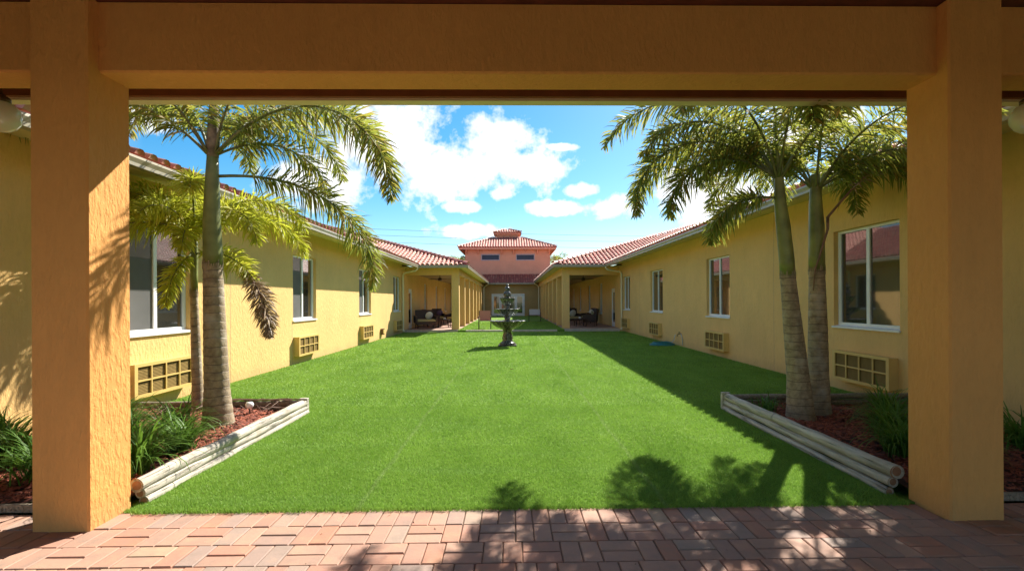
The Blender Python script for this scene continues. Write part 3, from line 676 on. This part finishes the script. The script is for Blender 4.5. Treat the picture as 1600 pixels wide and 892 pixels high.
def bed(x0, x1, y0, y1, label):
    n = 40; m_ = 30; vs = []; 
    for i in range(n+1):
        for j in range(m_+1):
            x = x0+(x1-x0)*i/n; y = y0+(y1-y0)*j/m_
            vs.append((x, y, .06+.022*math.sin(x*5+y*3)+.012*rnd.uniform(-1, 1)))
    fs = [(i*(m_+1)+j, (i+1)*(m_+1)+j, (i+1)*(m_+1)+j+1, i*(m_+1)+j+1) for i in range(n) for j in range(m_)]
    tag(MB().add(vs, fs).build('planting_bed', 'edging', None, True), label, None, None, 'structure')
    N_ = 9000; V = []; T = []
    x = rng.uniform(x0+.02, x1-.02, N_); y = rng.uniform(y0+.02, y1-.02, N_)
    L = rng.uniform(.012, .045, N_); wd = rng.uniform(.004, .011, N_); an = rng.uniform(0, np.pi, N_); tl = rng.uniform(-.35, .35, N_)
    z = .078+.022*np.sin(x*5+y*3)+rng.uniform(-.004, .016, N_)
    dxx, dyy = np.cos(an)*L, np.sin(an)*L; px_, py_ = -np.sin(an)*wd, np.cos(an)*wd; dzz = np.sin(tl)*L
    c = [np.stack([x-dxx-px_, y-dyy-py_, z-dzz], 1), np.stack([x+dxx-px_, y+dyy-py_, z+dzz], 1), np.stack([x+dxx+px_, y+dyy+py_, z+dzz], 1), np.stack([x-dxx+px_, y-dyy+py_, z-dzz], 1),
         np.stack([x-dxx*.9, y-dyy*.9, z-dzz+.008], 1), np.stack([x+dxx*.9, y+dyy*.9, z+dzz+.008], 1)]
    V = np.stack(c, 1).reshape(-1, 3); i0 = np.arange(N_)[:, None, None]*6
    T = (np.array([[0, 1, 5], [0, 5, 4], [1, 2, 5], [2, 3, 4], [2, 4, 5], [3, 0, 4]])[None]+i0).reshape(-1, 3)
    return V, T
for x0, x1, lb, lb2 in ((-5.19, -2.84, 'red mulch planting bed left of the lawn', 'red wood mulch chips on the left palm bed'), (2.98, 5.47, 'dark mulch planting bed right of the lawn', 'red wood mulch chips on the right palm bed')):
    V, T = bed(x0, x1, 3.70, 6.78, lb); tag(fastmesh('mulch', V, T, 'mulch'), lb2, 'mulch', None, 'stuff')
for x0, x1 in ((-5.19, -3.16), (3.35, 5.47)):
    tag(MB().bbox(x0, x1, 3.66, 3.695, -.05, .06, .006).build('edging_board', 'loggrey'), 'low grey edging board in front of the %s bed' % ('left' if x0 < 0 else 'right'), 'edging board')

# strap-leaved clumps
def clump(x, y, size, n, label, seed, yel=0):
    r = random.Random(seed); mb = MB()
    for i in range(int(n*1.3)):
        az = r.uniform(0, 2*math.pi); L = size*1.28*r.uniform(.6, 1.15); el = R(r.uniform(48, 86)); w = r.uniform(.0055, .0095)
        p = Vector((r.gauss(0, .05), r.gauss(0, .05), 0)); K = 6; prev = []
        droop = R(r.uniform(70, 150)); tw = r.uniform(-.6, .6)
        side = Vector((-math.sin(az+tw), math.cos(az+tw), 0)); vs = []
        for k in range(K+1):
            t = k/K; ww = w*(1-t**2.2)*(.6+.4*min(1, t*4))+.0008
            vs += [p-side*ww, p+side*ww]
            e = el-droop*t**1.4; p = p+Vector((math.cos(az)*math.cos(e), math.sin(az)*math.cos(e), math.sin(e)))*(L/K)
            if p.z < .01: p.z = .01
        mb.add(vs, [(2*k, 2*k+1, 2*k+3, 2*k+2) for k in range(K)])
    o = mb.build('strap_leaf_plant', 'strap', None, True, (x, y, .06)); tag(o, label, 'plant', 'strap leaved plants in the palm beds'); return o
cl = [(-3.17, 4.28, .48, 190, 'lush green arching clump beside the sunlit timber, nearest the left column'),
      (-3.62, 4.75, .52, 210, 'big green strap leaf clump in the middle of the left bed'),
      (-3.22, 4.95, .42, 170, 'green clump leaning on the timbers just before the big left palm'),
      (-4.1, 5.25, .50, 190, 'strap leaf clump below the nearest left air conditioner'),
      (-3.62, 5.45, .42, 150, 'small green clump at the foot of the big left palm'),
      (-4.55, 5.9, .42, 130, 'thin clump against the left wall behind the slim palm'),
      (-3.85, 4.2, .45, 160, 'green clump hidden mostly behind the left column'),
      (-4.45, 4.55, .46, 170, 'dark green clump seen left of the left column'),
      (-4.95, 4.95, .44, 150, 'strap leaf clump at the left edge of the picture under the wall'),
      (3.55, 4.55, .42, 150, 'dark clump in the shaded bed, nearest the right column'),
      (3.95, 5.15, .46, 160, 'shaded clump in the middle of the right bed'),
      (4.35, 5.75, .50, 180, 'tall green clump below the nearest right air conditioner'),
      (4.75, 5.3, .42, 140, 'shaded clump between the right wall and the right column'),
      (3.95, 4.3, .40, 120, 'small dark clump behind the right column'),
      (4.85, 4.7, .42, 140, 'dark green clump seen right of the right column'),
      (3.25, 6.35, .26, 50, 'sparse little clump in the far corner of the right bed')]
for i, (x, y, sz, n, lb) in enumerate(cl): clump(x, y, sz, n, lb, 50+i)
# twigs and dry litter on the left bed
mb = MB()
for i in range(70):
    x = rnd.uniform(-4.9, -3.1); y = rnd.uniform(5.6, 6.75); a = rnd.uniform(-.6, .6)+(0 if rnd.random() < .7 else 1.5); L = rnd.uniform(.1, .35)
    mb.tube([(x, y, .12+rnd.uniform(0, .03)), (x+math.cos(a)*L*.5, y+math.sin(a)*L*.5, .15+rnd.uniform(0, .05)), (x+math.cos(a)*L, y+math.sin(a)*L, .12)], .0035, 4)
tag(mb.build('twig_litter', 'stalkdead'), 'dry twigs and fallen leaf bits at the back of the left bed', 'litter', None, 'stuff')
mb = MB()
for i in range(26): 
    x = -4.0+rnd.uniform(0, .95); L = rnd.uniform(.2, .5); mb.tube([(x, 6.78+rnd.uniform(-.04, .04), .19+rnd.uniform(0, .01)), (x+L*.5, 6.79+rnd.uniform(-.04, .04), .205), (x+L*.9, 6.78+rnd.uniform(-.05, .05), .19)], .006, 5)
tag(mb.build('fallen_frond', 'stalkdead'), 'dry brown fallen frond lying across the back timbers of the left bed', 'palm frond')
spt = empty('garden_spotlight', (-3.28, 6.35, .1), 'small white garden spotlight on the mulch behind the big left palm', 'spotlight')
MB().lathe([(.001, .07), (.03, .075), (.046, .10), (.05, .125), (.035, .15), (.001, .155)], n=14).build('lamp_head', 'white', spt, True); MB().tube([(0, 0, 0), (0, 0, .08)], .01, 6).build('stake', 'black', spt)

# ---------------------------------------------------------------- palms
def frond(parent, P, az, el, L, droop, leaf, n, m='frond', stalk='stalk', seed=0, curl=0., pet=.14, bendp=1.35, width=.0088, fan=1.0, dens=5):
    r = random.Random(seed); K = 36; p = Vector(P); pts = [p.copy()]; dirs = []
    for k in range(K):
        t = (k+.5)/K; e = R(el)-R(droop)*t**bendp; a = R(az)+R(curl)*t
        d = Vector((math.cos(a)*math.cos(e), math.sin(a)*math.cos(e), math.sin(e))); dirs.append(d); p = p+d*(L/K); pts.append(p.copy())
    mb = MB(); mb.tube(pts[::2]+([pts[-1]] if K % 2 else []), [.017*(1-.82*i/(K/2))*(.6+L*.18)+.0015 for i in range(K//2+1)], 5)
    ro = mb.build('frond', stalk, parent, True)
    vs = []; fs = []
    side0 = Vector((-math.sin(R(az)), math.cos(R(az)), 0))
    for i in range(n):
        t = pet+(1-pet)*(i+.5)/n; f = t*K; k = min(K-1, int(f)); q = pts[k].lerp(pts[k+1], f-k); d = dirs[k]
        nrm = side0.cross(d).normalized()
        env = (math.sin(math.pi*min(1, ((t-pet)/(1-pet))*.86+.12))**.55)
        for _ in range(dens):
            sgn = 1 if r.random() < .5 else -1
            ph = sgn*R(90+r.gauss(0, 42)*fan) if fan > .3 else sgn*R(90+r.gauss(0, 12))
            rad = side0*math.sin(ph)+nrm*math.cos(ph)*-1*(-1)
            fwd = .22+.62*t+r.uniform(-.18, .22)
            dd = (rad+d*fwd).normalized(); l = leaf*env*r.uniform(.75, 1.12); w = width*r.uniform(.8, 1.25)
            wd = dd.cross(Vector((r.uniform(-1, 1), r.uniform(-1, 1), r.uniform(-1, 1)))).normalized()
            p0 = q; p1 = q+dd*l*.4; p1.z -= l*.02; p2 = q+dd*l*.74; sg = r.uniform(.3, 1.6); p2.z -= l*.10*sg; p3 = q+dd*l; p3.z -= l*.26*sg
            b = len(vs); vs += [p0-wd*w*.25, p0+wd*w*.25, p1-wd*w, p1+wd*w, p2-wd*w*.85, p2+wd*w*.85, p3]
            fs += [(b, b+1, b+3), (b, b+3, b+2), (b+2, b+3, b+5), (b+2, b+5, b+4), (b+4, b+5, b+6)]
    o = fastmesh('leaflets', np.array([tuple(x) for x in vs]), fs, m, ro)
    tag(o, None, None, None, 'stuff')
    return ro
def trunk(root, path, rads, cs_path, cs_rads):
    n = 40
    pts = []; rr = []
    K = len(path)-1; M_ = 90
    for i in range(M_+1):
        f = i/M_*K; k = min(K-1, int(f)); u_ = f-k
        pts.append(Vector(path[k]).lerp(Vector(path[k+1]), u_)); z = pts[-1].z; r0 = rads[k]*(1-u_)+rads[k+1]*u_
        rr.append(r0*(1+.014*math.sin(z*10.5*2*math.pi)))
    o = MB().tube(pts, rr, n).build('trunk', 'trunk', root, True)
    c = MB().tube(cs_path, cs_rads, n).build('crown_shaft', 'shaft', root, True)
    q = Vector(cs_path[0]); r0 = cs_rads[0]; mb = MB(); rr_ = random.Random(int(r0*1e4))
    for k in range(26):
        a = 2*math.pi*k/26; h = rr_.uniform(.02, .10); w = .55*2*math.pi*r0/26; ca, sa = math.cos(a), math.sin(a); t_ = Vector((-sa, ca, 0)); n_ = Vector((ca, sa, 0))
        mb.add([q+n_*(r0+.003)-t_*w-Vector((0, 0, .03)), q+n_*(r0+.003)+t_*w-Vector((0, 0, .03)), q+n_*(r0+.0045)+t_*w*rr_.uniform(.1, .8)+Vector((0, 0, h)), q+n_*(r0+.0045)-t_*w*rr_.uniform(.1, .8)+Vector((0, 0, h*rr_.uniform(.5, 1)))], [(0, 1, 2, 3)])
    mb.build('bark_collar', 'trunk', root)
    return o

# big left palm
B = Vector((-3.37, 5.83, .06))
lp = empty('palm_tree', tuple(B), 'tall thick foxtail palm left of the lawn, its fronds arching right over the grass', 'palm tree')
trunk(lp, [(0, 0, -.02), (0, 0, .12), (-.01, .0, .45), (-.03, 0, 1.1), (-.05, 0, 1.85)], [.195, .16, .132, .118, .10],
      [(-.05, 0, 1.85), (-.05, 0, 2.0), (-.06, 0, 2.4), (-.055, 0, 2.7), (-.05, 0, 2.95), (-.045, 0, 3.15)], [.102, .10, .09, .08, .068, .058])
MB().tube([(-.045, 0, 3.1), (-.04, 0, 3.3), (-.03, 0, 3.6), (-.02, 0, 3.95)], [.062, .068, .055, .03], 12).build('leaf_sheath', 'sheath', lp, True)
T = (-.05, 0, 3.2)
#            az   el   L    droop leaf  n
LF = [(-18, 36, 2.95, 124, .36, 156, 0), (22, 8, 2.5, 106, .34, 136, 0), (30, 60, 2.6, 130, .36, 120, 8), (172, 60, 2.3, 120, .36, 96, 0), (200, 48, 2.2, 110, .36, 96, -10), (150, 66, 2.4, 120, .36, 96, 0),
      (60, 55, 2.3, 125, .34, 90, 0), (105, 58, 2.2, 120, .34, 90, 0), (-125, 62, 2.0, 120, .34, 90, 0), (28, 34, 1.5, 120, .30, 64, 0), (-30, 72, 1.9, 110, .36, 90, 0)]
for i, (az, el, L, dr, lf, n, cu) in enumerate(LF):
    o_ = (T[0]+.05*math.cos(R(az)), .05*math.sin(R(az)), (3.2 if i != 1 else 2.95)-B.z+.0); frond(lp, o_, az, el, L, dr, lf, n, seed=i+1, curl=cu)
# slim left palm, young and yellow
B2 = Vector((-4.15, 6.72, .06))
sp = empty('palm_tree', tuple(B2), 'slim young palm with yellow green fronds in front of the left wall', 'palm tree')
trunk(sp, [(0, 0, -.02), (.0, 0, .3), (-.02, 0, .9), (-.04, 0, 1.55)], [.085, .066, .058, .045], [(-.04, 0, 1.55), (-.04, 0, 1.8), (-.03, 0, 2.1), (-.02, 0, 2.42)], [.048, .047, .04, .024])
SF = [(178, 46, 1.45, 100, .32, 90), (-100, 58, 1.0, 110, .28, 66), (185, 30, 1.5, 95, .30, 80), (165, 62, 1.7, 110, .32, 84), (205, 58, 1.6, 100, .32, 80), (215, 34, 1.2, 110, .28, 70), (75, 62, 1.5, 110, .30, 76), (10, 58, 1.75, 128, .30, 84), (-25, 48, 1.5, 130, .28, 76), (120, 70, 1.5, 90, .3, 76), (-70, 30, .8, 120, .22, 50), (-60, 66, 1.5, 110, .3, 76), (30, 44, 1.7, 125, .30, 80), (262, -35, .9, 52, .19, 60)]
for i, (az, el, L, dr, lf, n) in enumerate(SF):
    z0 = 2.30 if el > 10 else 2.12
    frond(sp, (-.03, 0, z0), az, el, L, dr, lf, n, 'frondyellow', seed=30+i, width=.009)
frond(sp, (-.03, 0, 2.08), -14, 6, 1.0, 62, .27, 60, 'frondyellow', seed=60, width=.009)
d = frond(sp, (.72, -.18, 1.86), -12, -50, .95, 42, .21, 110, 'fronddead', 'stalkdead', seed=61, width=.008, pet=.02); tag(d, 'withered brown tip of a drooping frond')
# right palms
B3 = Vector((3.47, 5.98, .06))
ra = empty('palm_tree', tuple(B3), 'foxtail palm nearer the lawn of the right pair, fronds spreading left against the sky', 'palm tree')
trunk(ra, [(0, 0, -.02), (-.01, 0, .12), (-.03, .0, .5), (-.09, 0, 1.1), (-.15, 0, 1.72)], [.175, .15, .124, .105, .084],
      [(-.15, 0, 1.72), (-.16, 0, 1.9), (-.20, 0, 2.3), (-.235, 0, 2.6), (-.25, 0, 2.85), (-.255, 0, 3.05)], [.086, .085, .08, .066, .056, .047])
RF = [(180, 46, 2.35, 146, .33, 120, 0), (183, 34, 1.75, 130, .32, 96, 0), (176, 64, 2.05, 130, .34, 100, 6), (168, 70, 2.7, 135, .34, 100, 0), (172, 8, .95, 88, .28, 60, 0), (150, 46, 2.1, 120, .33, 90, 0), (95, 58, 2.2, 120, .33, 84, 0), (215, 60, 2.3, 115, .33, 90, 0),
      (250, 50, 2.2, 115, .33, 84, 0), (300, 60, 2.2, 115, .33, 84, 0), (20, 62, 2.1, 115, .33, 84, 0), (60, 50, 2.0, 120, .32, 80, 0), (120, 20, 1.2, 110, .30, 66, 0), (235, 74, 2.4, 110, .33, 84, 0)]
for i, (az, el, L, dr, lf, n, cu) in enumerate(RF):
    frond(ra, (-.25+.04*math.cos(R(az)), .04*math.sin(R(az)), 2.9 if el > 30 else 2.66), az, el, L, dr, lf, n, seed=80+i, curl=cu)
B4 = Vector((3.83, 6.22, .06))
rb = empty('palm_tree', tuple(B4), 'foxtail palm of the right pair standing nearer the wall, with a dead frond stalk', 'palm tree')
trunk(rb, [(0, 0, -.02), (.0, 0, .12), (.0, .0, .5), (.0, 0, 1.1), (-.01, 0, 1.78)], [.165, .14, .12, .108, .09],
      [(-.01, 0, 1.78), (-.01, 0, 2.0), (-.01, 0, 2.35), (-.02, 0, 2.6), (-.02, 0, 2.85), (-.02, 0, 3.0)], [.093, .092, .088, .076, .064, .052])
QF = [(5, 58, 1.75, 120, .34, 80, 0), (-30, 62, 1.8, 110, .34, 80, 0), (40, 46, 2.0, 120, .33, 84, 0), (85, 62, 2.0, 120, .33, 80, 0), (-75, 52, 2.2, 105, .34, 90, 0), (-115, 60, 2.2, 115, .34, 84, 0), (155, 70, 2.2, 120, .34, 90, 0), (120, 50, 1.9, 120, .32, 80, 0), (-50, 40, 1.6, 100, .33, 70, 0), (-10, 36, 1.35, 90, .33, 66, 0), (180, 56, 1.8, 130, .30, 80, 0)]
for i, (az, el, L, dr, lf, n, cu) in enumerate(QF):
    frond(rb, (-.02+.04*math.cos(R(az)), .04*math.sin(R(az)), 2.82), az, el, L, dr, lf, n, seed=120+i, curl=cu)
d = frond(rb, (.07, -.08, 2.50-.06), -8, 52, 1.45, 22, .22, 44, 'fronddead', 'stalkdead', seed=150, pet=.3, width=.007, dens=2); tag(d, 'bare brown dead frond stalk rising to the right')
MB().tube([(.10, -.05, 2.46), (.06, -.11, 2.3), (-.03, -.13, 2.05), (-.09, -.095, 1.8), (-.105, -.08, 1.55)], [.02, .016, .013, .01, .006], 6).build('dead_stalk', 'stalkdead', rb, True)

# distant palms either side of the tower
for i, (x, y, h, lb) in enumerate(((-5.6, 56, 5.6, 'distant palm crown left of the far tower'), (5.0, 57, 6.0, 'distant palm crown right of the far tower'), (-4.9, 60, 5.9, 'far palm top peeping over the roof left of the tower'))):
    dp = empty('palm_tree', (x, y, 0), lb, 'palm tree'); MB().tube([(0, 0, -.1), (.05, 0, h*.5), (0, 0, h)], [.2, .14, .09], 8).build('trunk', 'trunk', dp, True)
    for k in range(11): frond(dp, (0, 0, h), k*33+rnd.uniform(-8, 8), rnd.uniform(5, 65), 1.9, 95, .5, 26, seed=200+i*20+k, width=.03, dens=2)

# ---------------------------------------------------------------- fountain
fx, fyy = -.13, 16.75
ft = empty('fountain', (fx, fyy, 0), 'dark three tiered garden fountain standing on the lawn', 'fountain')
def fp(prof, name, n=32, scal=None):
    return MB().lathe(prof, n=n, scal=scal).build(name, 'fountain', ft, True)
mb = MB().bbox(-.30, .30, -.30, .30, -.01, .055, .012); mb.build('base', 'fountain', ft)
fp([(.001, .055), (.25, .055), (.26, .09), (.22, .12), (.18, .15), (.155, .20), (.17, .27), (.15, .36), (.125, .45), (.14, .52), (.17, .565), (.2, .59), (.001, .6)], 'pedestal', 24, (8, .05, .1))
def bowl(z0, z1, r, name, depth=.5):
    h = z1-z0; fp([(.001, z0), (r*.28, z0), (r*.5, z0+h*.12), (r*.74, z0+h*.38), (r*.92, z0+h*.72), (r*1.02, z0+h*.97), (r*1.05, z1+.012), (r*.99, z1+.018), (r*.88, z1-h*.12), (r*.6, z1-h*.35), (.001, z1-h*.38)], name, 64, (14, .05, r*.55))
bowl(.57, .83, .56, 'bowl'); bowl(.99, 1.22, .37, 'bowl'); bowl(1.36, 1.59, .235, 'bowl')
fp([(.001, .72), (.12, .72), (.13, .80), (.085, .86), (.10, .93), (.13, .985), (.13, 1.0), (.001, 1.0)], 'stem', 20)
fp([(.001, 1.13), (.09, 1.13), (.10, 1.19), (.06, 1.24), (.075, 1.31), (.10, 1.355), (.001, 1.37)], 'stem', 20)
fp([(.001, 1.5), (.10, 1.5), (.11, 1.56), (.10, 1.62), (.125, 1.68), (.13, 1.74), (.10, 1.80), (.06, 1.83), (.085, 1.87), (.09, 1.92), (.055, 1.965), (.03, 1.98), (.045, 2.01), (.035, 2.045), (.001, 2.06)], 'finial', 20)
M['water'] = m_glass('fountain_water', (.20, .26, .28), .04)
for z, r in ((.79, .47), (1.19, .31), (1.565, .19)):
    MB().lathe([(.001, z), (r, z)], n=28).build('water', 'water', ft)

# ---------------------------------------------------------------- chairs on the lawn strip
def sling(name, loc, rz, label, cloth, h, w):
    t = empty(name, loc, label, 'chair', None, rz)
    hw = w/2
    MB().prism([(-.22, .40), (.24, .44), (.24, .46), (-.22, .42)], -hw+.03, hw-.03, 'x').build('seat', cloth, t)
    MB().prism([(-.22, .42), (-.36, h), (-.34, h+.005), (-.20, .42)], -hw+.03, hw-.03, 'x').build('backrest', cloth, t)
    for sx in (-hw, hw):
        MB().tube([(sx, .26, 0), (sx, .26, .62), (sx, .22, .64)], .014, 6).build('leg', 'chairframe', t); MB().tube([(sx, -.30, 0), (sx, -.22, .42), (sx, -.36, h)], .014, 6).build('leg', 'chairframe', t)
        MB().tube([(sx, .28, .64), (sx, .0, .65), (sx, -.29, .62)], .022, 6, True, .6).build('armrest', 'chairframe', t)
    MB().tube([(-hw, .25, .43), (hw, .25, .43)], .016, 6).build('seat_rail', 'chairframe', t)
    return t
sling('patio_chair', (-1.33, 25.3, .09), math.pi, 'tan red sling patio chair left of the fountain, facing the camera', 'slingred', .92, .60)
g = sling('patio_chair', (1.62, 34.6, .09), math.pi, 'grey sling patio chair in shade right of the fountain', 'slinggrey', .82, .80)

# ---------------------------------------------------------------- porch furniture
def wicker(loc, rz, label, w, cush, pil, group):
    t = empty('wicker_armchair', loc, label, 'chair', group, rz); h = w/2
    b = MB(); b.bbox(-h, h, -.35, .35, .22, .36, .02); b.build('seat', 'wicker', t)
    b = MB().prism([(-.35, .30), (-.44, .92), (-.37, .95), (-.24, .36)], -h, h, 'x'); b.build('backrest', 'wicker', t)
    for sx in (-1, 1):
        MB().prism([(.35, .26), (.35, .58), (.30, .63), (-.38, .66), (-.36, .30)], sx*h, sx*(h+.09), 'x').build('armrest', 'wicker', t)
        for yy in (-.3, .3): MB().tube([(sx*(h-.02), yy, 0), (sx*(h-.02), yy, .23)], .025, 6).build('leg', 'wicker', t)
    MB().bbox(-h+.02, h-.02, -.24, .34, .365, .48, .03).build('cushion', cush, t)
    if pil:
        o = MB().lathe([(.001, -.07), (.12, -.06), (.2, -.02), (.21, .0), (.2, .02), (.12, .06), (.001, .07)], n=16).build('pillow', pil, t, True); o.location = (-h*.45, -.16, .66); o.rotation_euler = (R(72), 0, .2)
    return t
def table(loc, label, group):
    t = empty('coffee_table', loc, label, 'table', group)
    MB().bbox(-.3, .3, -.45, .45, .38, .42, .01).build('tabletop', 'wicker', t)
    for x in (-.26, .26):
        for y in (-.4, .4): MB().tube([(x, y, 0), (x, y, .38)], .022, 6).build('leg', 'wicker', t)
    MB().lathe([(.001, .42), (.06, .42), (.075, .47), (.06, .52), (.001, .525)], n=12).build('candle_bowl', 'pillowwhite', t, True)
gl, gr = 'wicker seats on the left porch', 'wicker seats on the right porch'
wicker((-4.45, 26.2, .1), R(180+20), 'dark wicker armchair with green cushion and white pillow, frontmost on the left porch', .95, 'cushion', 'pillowwhite', gl)
wicker((-4.5, 28.3, .1), R(-70), 'dark wicker loveseat with purple pillow against the left porch wall', 1.2, 'cushion', 'pillowpurple', gl)
wicker((-3.4, 29.9, .1), R(160), 'dark wicker armchair with white pillow behind the corner column, left porch', .6, 'cushion', 'pillowwhite', gl)
wicker((-4.5, 31.0, .1), R(200), 'dark wicker armchair farthest back on the left porch', .6, 'cushion', 'pillowpurple', gl)
table((-3.6, 27.2, .1), 'low dark wicker table with a white bowl on the left porch', None)
wicker((4.35, 27.6, .1), R(70), 'dark wicker armchair with green cushion, frontmost on the right porch', .6, 'cushion', 'cushion', gr)
wicker((3.4, 29.3, .1), R(190), 'dark wicker loveseat with big white pillow behind the right corner column', 1.1, 'cushion', 'pillowwhite', gr)
wicker((4.7, 30.6, .1), R(110), 'dark wicker armchair against the right porch wall', .6, 'cushion', 'pillowwhite', gr)
wicker((3.7, 31.6, .1), R(170), 'dark wicker armchair farthest back on the right porch', .6, 'cushion', None, gr)
table((3.75, 27.4, .1), 'low dark wicker table with a white bowl on the right porch', None)
for x, y, lb in ((-3.9, 27.6, 'bronze ceiling fan under the left porch ceiling'), (4.05, 28.2, 'bronze ceiling fan under the right porch ceiling')):
    t = empty('ceiling_fan', (x, y, 2.96), lb, 'ceiling fan', 'porch ceiling fans')
    MB().tube([(0, 0, 0), (0, 0, -.18)], .016, 6).build('rod', 'fan', t); MB().lathe([(.001, -.17), (.07, -.18), (.11, -.23), (.11, -.30), (.07, -.33), (.001, -.34)], n=14).build('motor', 'fan', t, True)
    for k in range(5):
        a = k*R(72)+.3; ca, sa = math.cos(a), math.sin(a); q = MB().box(.10, .66, -.07, .07, -.256, -.248); q.v = [(X*ca-Y*sa, X*sa+Y*ca, Z+Y*.15) for X, Y, Z in q.v]; q.build('blade', 'fan', t)

# ---------------------------------------------------------------- small things along the walls
hs = empty('garden_hose', (5.05, 16.6, 0), 'coiled teal garden hose with pale end lying on the turf by the right wall', 'hose')
mb = MB()
for k in range(9):
    n = 40; a0 = k*.7; pts = [((.40-.012*k)*math.cos(2*math.pi*i/n)*(1+.06*math.sin(a0))-.05, (.33-.01*k)*math.sin(2*math.pi*i/n), .025+.021*(k//2)+.008*math.sin(i*.5+a0)) for i in range(n+1)]
    mb.tube(pts, .013, 6)
mb.build('coil', 'hose', hs, True)
MB().tube([(.2, .1, .08), (.3, .05, .10), (.36, 0, .2), (.36, 0, .3), (.40, 0, .36)], .014, 6).build('hose_end', 'hosegrey', hs, True)
tp = empty('wall_spigot', (5.47, 16.1, .42), 'small dark spigot with vertical pipe low on the right wall above the hose', 'spigot')
MB().tube([(.0, 0, 0), (-.10, 0, .0), (-.13, 0, -.03), (-.13, 0, -.08)], .016, 6).build('spout', 'brass', tp, True); MB().tube([(-.02, -.18, -.35), (-.02, -.13, -.12), (-.03, -.04, 0)], .014, 6).build('pipe', 'hosegrey', tp, True); MB().tube([(-.07, -.04, .05), (-.07, .04, .05)], .012, 6).build('handle', 'brass', tp)
jb = empty('outlet_box', (-5.19, 20.2, .30), 'small brown outlet box low on the left wall', 'outlet box')
MB().box(0, .09, -.14, .14, -.12, .12).build('box', 'brass', jb); MB().box(.091, .11, -.10, .10, -.08, .08).build('cover', 'acbox', jb)
# fallen leaves on the turf
for i, (x, y) in enumerate(((-.0, 10.75), (3.3, 7.4))):
    q = MB().add([(-.05, -.008, 0), (0, -.022, .02), (.06, 0, .006), (0, .022, .016)], [(0, 1, 2, 3)]); o = q.build('fallen_leaf', 'fronddead' if i else 'stalkdead', None, False, (x, y, .038))
    tag(o, ('dark fallen leaf lying on the open turf in front of the fountain', 'pale scrap of leaf on the shaded turf near the right bed')[i], 'leaf')

mb = MB()
for i in range(46):
    x = rnd.uniform(-2.6, 2.9); y = rnd.choice((rnd.uniform(2.6, 3.6), rnd.uniform(3.52, 3.64))); a = rnd.uniform(0, 6.28); L = rnd.uniform(.01, .045)
    mb.add([(x, y, .003), (x+L*.5*math.cos(a)-.003*math.sin(a), y+L*.5*math.sin(a)+.003*math.cos(a), .01), (x+L*math.cos(a), y+L*math.sin(a), .004), (x+L*.5*math.cos(a)+.003*math.sin(a), y+L*.5*math.sin(a)-.003*math.cos(a), .005)], [(0, 1, 2, 3)])
tag(mb.build('leaf_scraps', 'fronddead'), 'tiny dry leaf scraps scattered on the brick paving', 'litter', None, 'stuff')

# ---------------------------------------------------------------- power lines behind the hall
for k, (za, zb_) in enumerate(((12.6, 10.0), (11.75, 9.2), (10.85, 8.25))):
    n = 40; pts = [(-46+92*i/n, 70, za+(zb_-za)*(i/n)-.9*(1-(2*i/n-1)**2)+.45) for i in range(n+1)]
    tag(MB().tube(pts, .02, 5).build('power_line', 'black'), ('topmost thin power line crossing the sky behind the tower', 'middle thin power line crossing the sky behind the tower', 'lowest thin power line crossing the sky behind the tower')[k], 'power line', 'power lines behind the tower')
for x, h, lb in ((-46, 13.3, 'wooden utility pole far left behind the roofs'), (46, 10.9, 'wooden utility pole far right behind the roofs')):
    t = empty('utility_pole', (x, 70, 0), lb, 'utility pole'); MB().tube([(0, 0, -.1), (0, 0, h)], [.16, .10], 8).build('pole', 'pole', t, True); MB().box(-.06, .06, -.9, .9, h-.5, h-.38).build('crossarm', 'pole', t)
